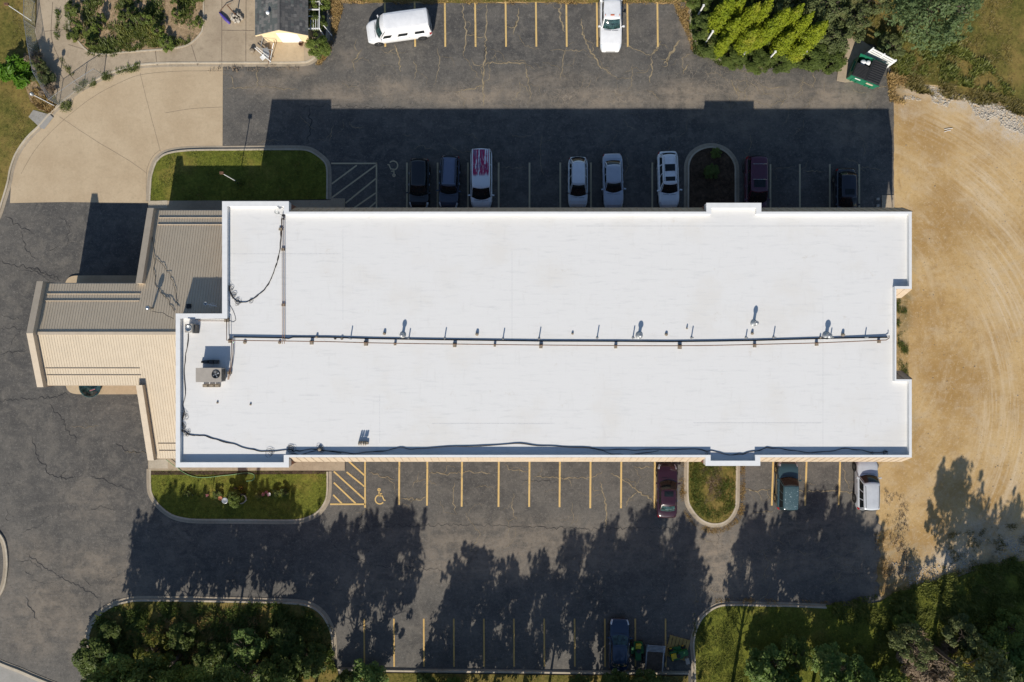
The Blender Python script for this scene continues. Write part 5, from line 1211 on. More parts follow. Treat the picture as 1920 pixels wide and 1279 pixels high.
# white pickup
pk, ps, pz = car('parked_pickup','white pickup truck facing the building at the top edge','pickup truck',1145,35.5,PI,pwv,5.7,1.95,cab=(1.0,.42,-1.15,-1.32),zroof=1.85,belt=1.14,prof=[(-2.85,.9),(-2.8,1.0),(-1.5,1.0),(-1.4,1.14),(1.0,1.14),(1.6,1.1),(2.4,1.0),(2.75,.86),(2.85,.62)],wt=.72,wb=.9,wins=((.08,.48),(.52,.92)),glass=M['glass_teal'],bowf=.2,wr=.4,light=True)
for sg in (1, -1):
    MB().box((sg*.9,-2.15,1.08),(.14,1.4,.34)).build('bed_side', pwv, pk); MB().box((sg*.62,.2,pz+.1),(.05,.1,.04)).build('marker_light', M['amber'], pk)
MB().box((0,-1.52,1.08),(1.94,.1,.34)).build('bed_front', pwv, pk); MB().box((0,-2.8,1.08),(1.66,.1,.34)).build('tailgate', pwv, pk); MB().box((0,-2.15,1.06),(1.6,1.3,.04)).build('bed_floor', M['black'], pk)
MB().box((0,.2,pz+.1),(.34,.1,.04)).build('marker_light', M['amber'], pk)
M['teal_tag'] = plain('teal_sticker', (.05,.5,.5), .6)
# garden machines at the bottom edge
def tractor(px, py, rz, label):
    t = empty('lawn_tractor', P(px,py), rz, label, 'lawn tractor')
    MB().box((0,.45,.55),(.5,.8,.34)).box((0,.88,.5),(.44,.12,.26)).build('hood', M['tractor_green'], t)
    MB().box((0,-.35,.5),(.75,.7,.14)).box((.33,-.35,.62),(.12,.6,.1)).box((-.33,-.35,.62),(.12,.6,.1)).build('fender', M['tractor_green'], t)
    MB().box((0,-.35,.68),(.44,.4,.12)).box((0,-.58,.85),(.44,.1,.34),0,.2).build('seat', M['tractor_yellow'], t)
    MB().box((0,.05,.28),(1.15,.8,.14)).build('mower_deck', M['tractor_green'], t)
    MB().lathe((0,.0,.86),[(.17,0),(.19,.02),(.17,.04),(.15,.02)],14).tube([(0,.05,.6),(0,0,.86)],.02,5).build('steering_wheel', M['black'], t)
    for x, y, r_, w_ in ((.42,-.45,.26,.24),(-.42,-.45,.26,.24),(.36,.68,.19,.16),(-.36,.68,.19,.16)):
        s = 1 if x > 0 else -1; o = MB().lathe((x,y,r_),[(r_*.5,-w_/2),(r_,-w_/2),(r_,w_/2),(r_*.5,w_/2)],14,Matrix.Rotation(s*R(90),3,'Y')).build('wheel', M['rubber'], t)
        MB().lathe((x,y,r_),[(r_*.5,w_*.45),(r_*.4,w_*.53),(.01,w_*.5)],12,Matrix.Rotation(s*R(90),3,'Y')).build('rim', M['tractor_yellow'], o)
    return t
tractor(1194,1213,PI,'green lawn tractor with yellow seat between the blue sedan and the slatted trailer')
tractor(1268,1222,R(-75),'green riding mower with yellow seat in front of the wooden pallet')
tl = empty('utility_trailer', P(1225,1225), R(-4), 'grey slatted utility trailer loaded with brush at the bottom edge', 'trailer')
MB().box((0,-.2,.45),(1.5,2.2,.05)).build('trailer_floor', M['bark'], tl)
for k in range(5): MB().box((0,1.1-.12*k,.85+.14*(k-2) if False else .98+.0*k),(1.55,.06,.05)).build('ramp_slat', M['steel'], tl)
for x in (-.76,.76): MB().box((x,.86,.97),(.06,.62,.06)).build('ramp_frame', M['steel'], tl); MB().box((x,-.2,.75),(.06,2.2,.06)).box((x,-.2,.5),(.05,2.2,.1)).box((x,.85,.6),(.05,.05,.7)).box((x,-1.25,.6),(.05,.05,.5)).build('side_rail', M['steel'], tl)
for x in (-.92,.92): MB().lathe((x,-.3,.3),[(.15,-.1),(.3,-.1),(.3,.1),(.15,.1)],14,Matrix.Rotation(R(90),3,'Y')).build('wheel', M['rubber'], tl)
M['ply'] = plain('yellow_plywood', (.38,.26,.08), .8, var=.15)
pa = empty('wooden_pallet', P(1270,1214), R(-15), 'yellowish wooden pallet boards under the riding mower', 'pallet')
for k in range(6): MB().box((-.8+.32*k,0,.09),(.27,1.9,.03)).build('board', M['ply'], pa)
for y in (-.85,0,.85): MB().box((0,y,.04),(1.9,.1,.07)).build('runner', M['ply'], pa)
bx = empty('storage_box', P(1287,1236), R(-75), 'small pale box at the right end of the riding mower', 'box'); MB().box((0,0,.2),(.5,.3,.4)).box((0,0,.42),(.54,.34,.04)).build('box', M['hvac'], bx)

# ---------------------------------------------------------------- vegetation
def leaf_mesh(name, clumps, n, size, mat, seed, up=.95, flat=1.0, droop=0.0, aspect=1.7, spread=1.0):
    "leaf-sized faces gathered round clump centres (c, r, weight)"
    r_ = random.Random(seed); v = []; f = []
    tot = sum(c[2] for c in clumps)
    for (c, rad, wgt) in clumps:
        k = int(n*wgt/tot); c = Vector(c)
        for _ in range(k):
            d = Vector((r_.gauss(0,1), r_.gauss(0,1), r_.gauss(0,1)*flat))
            if d.length < 1e-3: continue
            d.normalize(); rr = rad*spread*(r_.random()**.4); p = c+Vector((d.x*rr, d.y*rr, d.z*rr*flat))
            nn = (d+Vector((r_.uniform(-.7,.7), r_.uniform(-.7,.7), up+r_.uniform(-.4,.5)))).normalized()
            a = nn.orthogonal().normalized(); a = (Matrix.Rotation(r_.uniform(0,6.28), 3, nn) @ a); b = nn.cross(a)
            s = size*r_.uniform(.55, 1.3); L = s*aspect*.5; W_ = s*.5
            i = len(v); bend = nn*(-.15*s)
            v += [tuple(p-a*L+bend), tuple(p+b*W_*.8), tuple(p+a*L+bend), tuple(p-b*W_*.8)]
            f.append((i, i+1, i+2, i+3))
    me = bpy.data.meshes.new(name); me.from_pydata(v, [], f); me.materials.append(mat); me.update(); return me
def crown_clumps(seed, rx, rz, n, zc, cone=0.0, hollow=.35):
    r_ = random.Random(seed); out = []
    for i in range(n):
        while True:
            x, y, z = (r_.uniform(-1,1) for _ in range(3))
            q = x*x+y*y+z*z
            if hollow < q < 1: break
        w_ = 1-cone*max(0, (z+1)/2)
        rad = rx*(r_.uniform(.17,.36) if rx < 2.05 else r_.uniform(.24,.42))*(1-.35*cone*(z+1)/2)
        out.append(((x*rx*w_, y*rx*w_, zc+z*rz), rad, rad*rad))
    return out
def trunk_mesh(seed, h, r0, rx, zc, rz, lean=.0):
    r_ = random.Random(seed); m = MB(); pts = []
    for i in range(8):
        t = i/7; pts.append((lean*t+.12*math.sin(3*t+seed), .12*math.cos(2.3*t+seed*2)-.1, h*.93*t))
    m.tube(pts, [r0*(1-.82*i/7)+.02 for i in range(8)], 8)
    for k in range(13):
        t = r_.uniform(.28,.9); i = int(t*7); a = Vector(pts[i]).lerp(Vector(pts[min(7,i+1)]), t*7-i); th = r_.uniform(0,6.28); L = rx*r_.uniform(.6,1.0)*(1.1-t*.5)
        b = a+Vector((math.cos(th)*L*.5, math.sin(th)*L*.5, L*.32)); c = a+Vector((math.cos(th+.25)*L, math.sin(th+.25)*L, L*r_.uniform(.3,.8)))
        m.tube([a, b, c], [r0*.32*(1-t*.5), r0*.2, .02], 5)
        for q in range(2):
            th2 = th+r_.uniform(-1,1); m.tube([b, b+Vector((math.cos(th2)*L*.3, math.sin(th2)*L*.3, L*.3))], [r0*.12,.012], 4)
    return m.mesh('trunk', M['bark'], True)
# prototypes: (crown mesh, trunk mesh, nominal height, nominal radius)
PROTO = {}
def proto(key, h, rx, z0, n, size, mat, clumps=26, cone=.25, seed=1, r0=.16, aspect=1.6):
    zc = (h+z0)/2; rz = (h-z0)/2
    cl = crown_clumps(seed, rx, rz, clumps, zc, cone)
    cl += [((0,0,zc+rz*.85), rx*.25, .04*rx), ((0,0,zc+rz*1.0), rx*.16, .02*rx)]
    if h > 6:      # uneven upright sprays that break the outline
        q_ = random.Random(seed+100)
        for _ in range(38):
            a = q_.uniform(0, 6.28); t = q_.uniform(-.3, 1); rr = rx*(1-cone*.75*t)*q_.uniform(.75, 1.12); z = zc+rz*(-.55+1.45*t)
            for j in range(2): cl.append(((math.cos(a)*rr*(1+.05*j), math.sin(a)*rr*(1+.05*j), z+.24*j), .24-.05*j, .035*rx))
    if h > 6:      # a few pointed leaders above the crown
        for q in range(6):
            a = q_.uniform(0, 6.28); d = rx*q_.uniform(.1, .72) if q else 0; zt = zc+rz*(.62-.5*(d/rx)**2)
            for j in range(5): cl.append(((math.cos(a)*d, math.sin(a)*d, zt+.33*j), .5-.085*j, .10*rx*(1-.15*j)))
    PROTO[key] = (leaf_mesh('crown', cl, n, size, mat, seed, aspect=aspect), trunk_mesh(seed, h, r0, rx, zc, rz), h, rx)
proto('tall_a', 9.5, 2.3, 4.6, 6000, .24, M['leaf_mid'], 42, .1, 3)
proto('tall_b', 9.5, 2.12, 4.2, 6000, .22, M['leaf_dark'], 44, .22, 11)
proto('tall_c', 9.5, 2.5, 4.9, 5000, .24, M['leaf_mid'], 36, .1, 23)
proto('low_a', 9.5, 2.3, 2.6, 6800, .23, M['leaf_mid'], 50, .12, 71)
proto('low_b', 9.5, 2.12, 2.4, 6800, .21, M['leaf_dark'], 50, .25, 73)
proto('tall_open', 9.2, 2.1, 5.0, 3600, .22, M['leaf_grey'], 30, .3, 29)
proto('small_a', 4.0, 1.9, .6, 4800, .20, M['leaf_dark'], 44, .15, 31, .09)
proto('small_b', 4.0, 1.9, .6, 4800, .18, M['leaf_mid'], 44, .15, 37, .09)
proto('small_y', 4.0, 1.9, .6, 4400, .18, M['leaf_yellow'], 40, .15, 61, .09)
proto('small_p', 4.0, 1.9, .6, 4800, .19, M['leaf_pale'], 44, .15, 67, .09)
proto('small_grey', 4.0, 1.9, .5, 4200, .17, M['leaf_grey'], 26, .1, 41, .09)
proto('blue', 7.5, 3.0, 1.5, 9000, .17, M['leaf_blue'], 60, .25, 43, .2)
proto('herb', 1.0, .5, .05, 420, .15, M['leaf_weed'], 12, .2, 53, .02, 2.2)
proto('herb_dark', 1.0, .5, .05, 420, .13, M['leaf_mid'], 12, .2, 59, .02, 2.2)
proto('twiggy', 3.0, 1.6, .3, 1500, .13, M['twig'], 20, .1, 47, .07, 3.0)
def tree(key, px, py, h, r_, label, cat='tree', name='tree', rz=None, group=None, z0=.05):
    cm, tm, H0, R0 = PROTO[key]; t = empty(name, P(px, py, 0)+Vector((0,0,z0)), rnd.uniform(0,6.28) if rz is None else rz, label, cat, group)
    for nm, me in (('trunk', tm), ('crown', cm)):
        o = link(bpy.data.objects.new(nm, me), t); o.scale = (r_/R0, r_/R0, h/H0)
    return t
def by_tip(tx, ty, h): return tx-h*.262*20.8, ty+h*1.62*20.8
TALL = [('tall_c',1846,968,8.8,2.0,'tall tree beside the lone trunk on the right lawn'),('tall_a',290,972,8.4,1.8,'tree at the far left of the bottom clump'),('tall_b',325,934,8.8,1.9,'tall tree second from the left in the bottom clump'),('tall_c',352,930,8.8,2.2,'tall tree shading the left of the south grass island'),
 ('tall_b',392,944,8.4,2.1,'dark tree near the middle of the bottom left clump'),('tall_a',440,950,8.5,2.0,'leafy tree below the pots of the south island'),('tall_c',487,922,9.4,2.0,'tall tree casting shade right of the south island pots'),('tall_b',535,926,9.2,2.0,'tall dark tree right of centre in the bottom left clump'),
 ('tall_a',592,980,8.4,2.1,'tree at the right end of the bottom left clump'),('tall_a',640,990,9.0,1.9,'tree beyond the bottom edge left of the faded stall lines'),('tall_b',697,978,9.4,1.9,'tall tree beyond the bottom edge near the first faded stall lines'),('tall_b',757,968,10,2.1,'tallest tree beyond the bottom edge near the first faded stall lines'),
 ('tall_a',905,1032,8.6,2.3,'tree beyond the bottom edge below the middle stall lines'),('tall_c',868,1062,8.0,1.7,'lower tree beyond the bottom edge below the middle stall lines'),('tall_a',965,1062,8.2,1.9,'tree beyond the bottom edge right of the middle stall lines'),('tall_c',1022,1048,8.8,1.8,'tree beyond the bottom edge left of the pointed one'),('tall_b',1078,1000,9.6,1.5,'slender pointed tree beyond the bottom edge'),
 ('tall_b',1140,990,9.8,1.9,'pointed tree beyond the bottom edge left of the blue sedan'),('tall_a',1185,1010,10,2.0,'broad tree beyond the bottom edge by the blue sedan'),('tall_b',1222,958,11,2.3,'tall broad tree beyond the bottom edge behind the lawn tractors'),('tall_a',1283,982,10.4,2.2,'tall tree beyond the bottom edge right of the slatted trailer'),('tall_c',1305,1050,9,1.8,'lower tree beyond the bottom edge behind the wooden pallet'),
 ('tall_b',1420,980,8.8,1.9,'left tree of the lower right lawn clump'),('tall_a',1475,972,9.0,2.1,'leafy tree second in the lower right lawn clump'),('tall_b',1534,938,10,2.2,'tallest pointed tree of the lower right lawn clump'),('tall_a',1590,972,9.2,2.2,'broad tree right of the tallest in the lower right lawn clump'),('tall_b',1632,1002,8.6,1.8,'right tree of the lower right lawn clump'),
 ('tall_c',1560,1030,7.6,2.2,'lower tree in front of the tallest in the lower right clump'),
 ('tall_c',1900,955,9.2,1.9,'tall tree at the far right edge of the lower lawn'),('tall_b',1930,1000,8.8,2.2,'dark tree cut by the right picture edge'),('small_grey',1705,1040,4.4,1.5,'small scraggly tree where the lawn meets the dirt')]
for key, tx, ty, h, r_, lb in TALL:
    x, y = by_tip(tx, ty, h); 
    if 840 < tx < 1310: key = {'tall_a': 'low_a', 'tall_b': 'low_b', 'tall_c': 'low_a'}[key]
    tree(key, x, y, h, r_*1.04, lb)
tree('tall_open', 1747, 1207, 9.5, 2.5, 'lone tall tree with a long bare trunk shadow on the right lawn', rz=.5)
UND = [('small_a',190,1222,4.2,1.9,'round green bush at the left tip of the bottom clump'),('small_p',235,1262,4.6,2.2,'pale green bush bottom left of the clump'),('small_a',215,1178,2.6,1.1,'small dark bush by the curved kerb of the clump'),('small_y',300,1212,3.4,1.7,'bush in the middle left of the bottom clump'),
 ('small_a',350,1185,2.6,1.4,'dark low bush behind the kerb of the bottom clump'),('small_p',345,1270,4.2,1.9,'bright bush at the bottom edge of the clump'),('small_a',410,1225,3.6,1.8,'dark bush at the centre of the bottom clump'),('small_p',470,1205,3.4,1.8,'bright green bush right of centre in the bottom clump'),
 ('small_a',540,1190,3.0,1.7,'dark bush near the right kerb of the bottom clump'),('small_p',455,1270,4.6,2.2,'large pale bush at the bottom edge below the clump centre'),('small_a',530,1250,4.2,1.9,'dark green bush at the bottom edge of the clump'),('small_a',590,1225,4.0,1.7,'dark bush at the right tip of the bottom clump'),
 ('small_p',695,1258,3.4,1.6,'bright green bush over the lower kerb right of the clump'),('small_a',655,1270,3.2,1.2,'dark bush at the bottom edge beside the bright one'),('small_a',800,1278,2.6,1.2,'low bush at the bottom edge below the faded lines'),('small_b',850,1285,2.4,1.2,'low bright bush at the bottom edge below the faded lines'),('small_a',1085,1280,2.2,1.2,'small dark bush at the bottom edge left of the blue sedan'),
 ('small_a',1150,1272,2.8,1.4,'dark bush hiding the rear of the blue sedan'),('small_a',1205,1272,3.0,1.5,'dark bush hiding the slatted trailer bottom'),('small_grey',1250,1280,2.6,1.2,'grey green bush in front of the mower'),
 ('small_p',1430,1238,4.4,2.0,'bright leafy bush at the left of the lower right clump'),('small_b',1480,1215,3.6,1.8,'dark bush in the lower right clump'),('small_p',1455,1285,4.6,2.0,'large bright bush cut by the bottom edge'),('small_p',1545,1235,4.0,1.9,'dark bush in the middle of the lower right clump'),('small_p',1590,1262,4.2,2.0,'bright bush near the bottom of the lower right clump'),
 ('small_b',1650,1275,3.8,1.8,'bright bush at the bottom edge left of the bare twigs'),('twiggy',1700,1230,2.2,1.5,'bare brown twig bush left of the lone trunk'),('twiggy',1745,1258,2.4,1.7,'bare brown twig bush at the bottom edge'),
 ('small_grey',1790,1180,3.6,1.7,'grey green tree crown right of the lone trunk'),('small_b',1835,1205,4.6,2.1,'big grey green tree crown at lower right'),('small_y',1800,1245,4.2,1.8,'grey green bush beside the bottom right twigs'),('small_b',1880,1170,4.2,1.9,'dark bush near the right edge of the lower lawn'),
 ('small_p',1900,1240,4.2,2.0,'grey green bush in the bottom right corner'),('small_b',1860,1275,4.0,1.8,'pale bush at the bottom edge near the right corner'),
 ('small_y',545,1275,4.0,1.6,'yellow green bush at the bottom edge right of clump centre'),('small_b',1690,1165,1.8,1.2,'low green shrub left of the lone tree trunk')]
for key, x, y, h, r_, lb in UND:
    f_ = .55 if y < 1240 else .72
    if x < 240: f_ *= .8
    tree(key, x, y, h*f_, r_*(.92 if y < 1240 else 1), lb, 'bush', 'bush')
# top right
tree('blue', 1697, 62, 7.0, 3.1, 'large blue green tree crown at the top right edge', z0=0)
tree('blue', 1745, 5, 6.5, 3.0, 'blue green tree cut by the top edge at right', z0=0)
for key, x, y, h, r_, lb in (('small_grey',1420,35,4.2,1.6,'grey green shrub at the top edge behind the lime shrubs'),('small_grey',1470,20,4.4,1.9,'grey green shrub top centre of the shrub bed'),('small_grey',1525,40,3.8,1.9,'large grey green shrub in the shrub bed'),('small_grey',1545,88,2.6,1.5,'grey green shrub right of the lime shrubs'),
   ('small_grey',1580,60,3.2,1.5,'grey green shrub beside the dumpster pad'),('small_a',1312,60,1.6,1.1,'low dark shrub at the left corner of the shrub bed'),('small_a',1330,95,1.3,1.1,'low dark shrub at the kerb corner of the shrub bed'),('small_a',1372,112,1.0,1.2,'low weedy shrub at the kerb below the left lime shrubs'),
   ('small_a',1415,120,1.0,1.2,'low weedy shrub at the kerb below the middle lime shrubs'),('small_a',1462,115,1.1,1.3,'low weedy shrub at the kerb below the right lime shrubs'),('small_a',1515,112,1.5,1.4,'low green shrub at the right end of the kerb'),('small_a',1552,118,1.3,1.2,'low green shrub beside the dumpster'),
   ('small_a',1305,5,2.2,1.3,'dark shrub at the top left of the shrub bed'),('small_grey',1612,18,3.4,1.7,'grey green shrub at the top edge above the dumpster'),('small_a',1375,10,2.8,1.5,'dark shrub at the top edge behind the lime shrubs'),('small_grey',1660,95,1.6,1.2,'low olive shrub right of the white board fence')):
    tree(key, x, y, h, r_, lb, 'shrub', 'shrub', z0=.05)
# lime arborvitae: flame shaped, fine foliage
def flame(seed, h, r_):
    rr = random.Random(seed); cl = []
    for i in range(26):
        t = i/25; rad = r_*(math.sin(math.pi*min(1, .18+t*.8))**.8); a = i*2.4
        cl.append(((math.cos(a)*rad*.5, math.sin(a)*rad*.5, .15+t*(h-.25)), max(.14, rad*.78), max(.1, rad)))
    return leaf_mesh('foliage', cl, 4200, .10, M['leaf_lime'], seed, up=.7, aspect=2.2)
fl = [flame(5, 4.2, .85), flame(9, 4.2, .75), flame(14, 4.2, .95)]; LS = (.74, 1.42)
for k, (x, y, h, r_, lb) in enumerate(((1331,62,4.6,1.0,'leftmost lime green conical shrub by the kerb'),(1352,84,3.6,.95,'lime green conical shrub second from the left'),(1375,72,4.6,.85,'lime green conical shrub third from the left, tall and narrow'),(1385,98,3.2,1.0,'broad lime green shrub in the front of the row'),
     (1413,88,4.0,1.0,'lime green conical shrub in the middle of the row'),(1430,75,4.2,.8,'narrow lime green shrub behind the middle one'),(1452,100,3.0,.95,'lime green conical shrub right of the middle'),(1472,82,4.2,.8,'tall narrow lime green shrub on the right'),(1493,95,3.4,1.0,'rightmost lime green conical shrub'),(1480,112,2.2,.9,'low lime green shrub at the right front'),(1357,50,4.4,.8,'narrow lime green shrub at the back left'),(1400,62,4.4,.8,'lime green shrub at the back of the middle of the row'),(1455,68,4.2,.85,'lime green shrub at the back right of the row'),(1342,104,2.6,.8,'small lime green shrub at the front left of the row'),(1508,84,3.2,.8,'small lime green shrub at the far right end of the row'))):
    t = empty('arborvitae', P(x,y,.08), rnd.uniform(0,6.28), lb, 'shrub', 'lime shrubs in the kerbed bed'); o = link(bpy.data.objects.new('foliage', fl[k % 3]), t); o.scale = (r_*LS[0]/.85, r_*LS[0]/.85, h*LS[1]/4.2)
    link(bpy.data.objects.new('stem', bpy.data.meshes.get('stem_m') or MB().tube([(0,0,0),(0,0,2.0)], .05, 6).mesh('stem_m', M['bark'])), t)
# bright big-leaf shrub top left
cl = crown_clumps(77, 1.35, .6, 18, .75, 0, .1); big = leaf_mesh('foliage', cl, 1500, .26, M['leaf_bright'], 77, up=.6, aspect=2.6)
t = empty('big_leaf_shrub', P(38,135,.1), .3, 'bright green large leaf shrub beside the chain link fence', 'shrub'); link(bpy.data.objects.new('foliage', big), t)
MB().tube([(0,0,0),(.1,0,.4),(.5,.2,.9)], [.05,.04,.02], 5).tube([(0,0,0),(-.2,.1,.4),(-.6,.1,.8)], [.05,.04,.02], 5).build('stem', M['bark'], t)
for x, y, h, r_, k, lb in ((75,118,1.4,.8,'twiggy','brown twiggy bush tangled in the chain link fence'),(92,150,1.2,.9,'small_grey','weedy bush inside the bend of the chain link fence'),(96,172,.9,.7,'twiggy','dry brush at the corner of the chain link fence')):
    tree(k, x, y, h, r_, lb, 'bush', 'bush', z0=.08)
tree('small_grey', 84, 128, 1.6, .55, 'tall olive weed at the chain link fence', 'bush', 'bush', z0=.08)
o = tree('small_b', 603, 95, 1.5, 1.1, 'leafy green bush right of the shed front', 'bush', 'bush', z0=.1); tree('small_a', 600, 50, 1.6, .9, 'dark bush behind the white trellis', 'bush', 'bush', z0=.1); tree('small_b', 604, 15, 2.0, 1.0, 'green bush above the white trellis', 'bush', 'bush', z0=.1)
# plants in islands
def plant(px, py, h, r_, key, lb, z0=.1): return tree(key, px, py, h, r_, lb, 'plant', 'plant', z0=z0)
plant(447,935,1.3,.6,'small_b','tall leafy plant in the oval stone ring of the south island'); plant(449,922,1.6,.5,'small_a','dark tall plant at the centre of the south island'); plant(440,928,.7,.5,'herb','low leafy plant left of the oval stone ring')
plant(520,922,.5,.35,'herb','small plant right of the pink flower pots'); plant(535,922,.55,.4,'herb','rightmost small plant in the south island bed'); plant(410,924,.5,.4,'herb','small plant left of the terracotta pot'); plant(355,924,.4,.3,'herb','tiny plant leftmost in the south island bed'); plant(486,928,.3,.3,'herb','tiny plant left of the pink flower pots')
plant(453,345,.9,.35,'small_b','small leafy plant at the foot of the island lamp post')
plant(1330,325,.8,.7,'small_a','dark green plant in the middle of the shaded island'); plant(1340,290,.6,.5,'small_b','green plant near the rounded end of the shaded island')
# ---- weeds scattered over beds and edges: nobody could count them
def tufts(name, spots, mat, seed=0, label=None):
    r_ = random.Random(seed); v = []; f = []
    for (x, y, z, hh, ww, nb) in spots:
        for _ in range(nb):
            a = r_.uniform(0, 6.28); L = hh*r_.uniform(.6, 1.3); ox, oy = r_.uniform(-ww, ww), r_.uniform(-ww, ww); c, s = math.cos(a), math.sin(a); i = len(v); q = hh*.16
            v += [(x+ox-s*q, y+oy+c*q, z), (x+ox+s*q, y+oy-c*q, z), (x+ox+c*L*.7, y+oy+s*L*.7, z+L*.75)]; f.append((i, i+1, i+2))
    me = bpy.data.meshes.new(name); me.from_pydata(v, [], f); me.materials.append(mat); me.update(); o = link(bpy.data.objects.new(name, me)); o['kind'] = 'stuff'
    o['label'] = label or 'ground cover'; o['category'] = 'plants'; return o
gi = 0
for pts, z, dens, blade, hgt in LAWNS:
    xs = [p[0] for p in pts]; ys_l = [p[1] for p in pts]; x0, x1 = max(-45, min(xs)), min(45, max(xs)); y0, y1 = max(-31, min(ys_l)), min(31, max(ys_l))
    n_ = int((x1-x0)*(y1-y0)*dens); sp = []
    for _ in range(n_):
        x, y = rnd.uniform(x0, x1), rnd.uniform(y0, y1)
        q = mnoise.noise(Vector((x*.8, y*.8, 1)))
        if inside(x, y, pts) and rnd.random() < .75+q: sp.append((x, y, z, hgt*(1+.8*q), .05, 3))
    gi += 1
    tufts('grass', sp, M[blade], gi, 'short mown grass')
def weeds(name, polypx, n_, mat, hgt, z, seed, label, nb=5, thr=-.05, sc=.7, w_=.12):
    pts = xy(PX(polypx)); xs = [p[0] for p in pts]; yy = [p[1] for p in pts]; r_ = random.Random(seed); sp = []; t_ = 0
    while len(sp) < n_ and t_ < n_*30:
        t_ += 1; x, y = r_.uniform(min(xs), max(xs)), r_.uniform(min(yy), max(yy))
        q = mnoise.noise(Vector((x*sc, y*sc, seed)))
        if inside(x, y, pts) and q > thr+r_.gauss(0, .16): sp.append((x, y, z, hgt*r_.uniform(.5,1.3)*(1+q), w_, nb))
    return tufts(name, sp, mat, seed, label)
bedpx = [(131,-20),(131,32),(133,57),(150,80),(170,97),(200,102),(238,97),(312,92),(350,85),(370,70),(380,55),(382,0),(382,-20)]
sheet('garden_bed', xy(spline(PX(bedpx), 4)), .115, M['bed_soil'], thick=.02)
kerb('bed_edging', [(130,-20),(129.5,32),(131,58),(148,82),(168,100),(200,105),(238,100.5),(313,95),(352,88),(372,73),(383,56),(385,0),(385,-20)], 1, gut=.02, up=.14, h=.15)
weeds('weeds', bedpx, 1700, M['leaf_weed'], .22, .12, 3, 'low green weeds over the garden bed', thr=.05)
weeds('grass', [(220,50),(310,50),(305,88),(230,92)], 900, M['grass_blade'], .2, .12, 4, 'grassy patch in the garden bed', thr=-.3)
r2 = random.Random(21)
names_g = 'green leafy plant among the weeds of the garden bed'
for k in range(30):
    while True:
        x, y = r2.uniform(138, 378), r2.uniform(2, 94)
        if inside(x, y, bedpx): break
    if 215 < x < 300 and y > 55: continue
    key = r2.choice(['herb','herb','herb_dark']); hh = r2.uniform(.5,1.3)
    tree(key, x, y, hh, r2.uniform(.35,.62), names_g, 'plant', 'plant', group='plants among the weeds of the garden bed', z0=.1)
weeds('weeds', [(1294,-10),(1294,57),(1306,88),(1327,106),(1353,116),(1423,119),(1507,121),(1556,133),(1580,110),(1588,-10)], 5200, M['leaf_mid'], .24, .1, 5, 'green ground cover of the shrub bed', thr=-.5)
weeds('weeds', [(1300,100),(1325,112),(1353,124),(1423,127),(1500,128),(1560,140),(1560,125),(1423,114),(1330,100),(1300,75)], 900, M['leaf_weed'], .2, .03, 6, 'weeds spilling over the kerb of the shrub bed', thr=-.2)
weeds('straw', [(1285,0),(1300,60),(1310,95),(1298,95),(1286,60),(1268,20),(1262,2)], 600, M['straw'], .16, .02, 7, 'dry straw along the kerb', thr=-.2)
weeds('straw', [(618,0),(640,0),(642,20),(634,45),(628,70),(620,95),(602,120),(590,126),(612,95),(622,60)], 900, M['straw'], .18, .03, 8, 'dry straw along the kerb below the trellis', thr=-.25)
weeds('straw', [(62,168),(80,176),(104,200),(98,212),(76,200),(62,185)], 420, M['straw'], .3, .1, 9, 'dry orange grass under the lamp post', nb=7, thr=-.6)
weeds('weeds', [(1682,560),(1700,560),(1702,710),(1682,710)], 520, M['leaf_weed'], .10, .0, 10, 'scattered weeds beside the recessed east wall', thr=.1, sc=1.2)
weeds('weeds', [(1660,920),(1700,930),(1710,1060),(1690,1110),(1658,1110)], 420, M['twig'], .10, .0, 11, 'dry weeds at the edge of the south lot', thr=.0)
weeds('weeds', [(1780,1000),(1920,980),(1940,1070),(1860,1080),(1760,1100)], 900, M['grass_dry'], .10, .0, 12, 'patchy weeds in the gravel below the dirt lot', thr=.05, sc=.9)
weeds('weeds', [(1560,1132),(1700,1100),(1830,1060),(1940,1035),(1940,1120),(1700,1180),(1560,1160)], 3200, M['grass_blade'], .24, .08, 13, 'rough grass along the top of the lower right lawn', thr=-.2)
weeds('weeds', [(1668,120),(1700,135),(1790,165),(1890,185),(1950,200),(1950,225),(1860,200),(1760,180),(1680,165)], 1500, M['grass_dry'], .22, .0, 14, 'ragged grass edge above the dirt lot', thr=-.1)
weeds('straw', [(1665,140),(1700,145),(1695,195),(1668,190)], 420, M['straw'], .22, .0, 15, 'dry weeds beside the dumpster', thr=-.3)
weeds('weeds', [(1640,60),(1760,70),(1850,120),(1900,180),(1800,160),(1680,140)], 2200, M['grass_blade'], .28, .06, 16, 'long grass of the upper right lawn', thr=-.1)
weeds('weeds', [(1300,1150),(1380,1135),(1400,1279),(1300,1279)], 1500, M['grass_blade'], .14, .08, 17, 'grass tussocks in the sunlit strip of the lower lawn', thr=-.2)
weeds('weeds', [(165,1190),(190,1150),(240,1128),(560,1130),(620,1170),(630,1260),(160,1260)], 4200, M['leaf_dark'], .3, .1, 18, 'dark undergrowth beneath the bottom trees', thr=-.1)
weeds('straw', [(250,1150),(520,1150),(560,1260),(260,1260)], 1200, M['straw'], .22, .1, 19, 'dry brush beneath the bottom trees', thr=.1)
weeds('weeds', [(1290,866),(1378,866),(1376,950),(1337,980),(1300,955)], 900, M['leaf_weed'], .14, .1, 20, 'weedy turf of the south planted island', thr=-.1)
weeds('weeds', [(1660,1132),(1920,1100),(1920,1279),(1560,1279)], 2600, M['grass_blade'], .26, .08, 22, 'rough undergrowth of the lower right corner', thr=.0)
weeds('straw', [(1690,1180),(1790,1180),(1790,1279),(1690,1279)], 900, M['twig'], .3, .1, 23, 'brown brush around the lone trunk', thr=-.1)
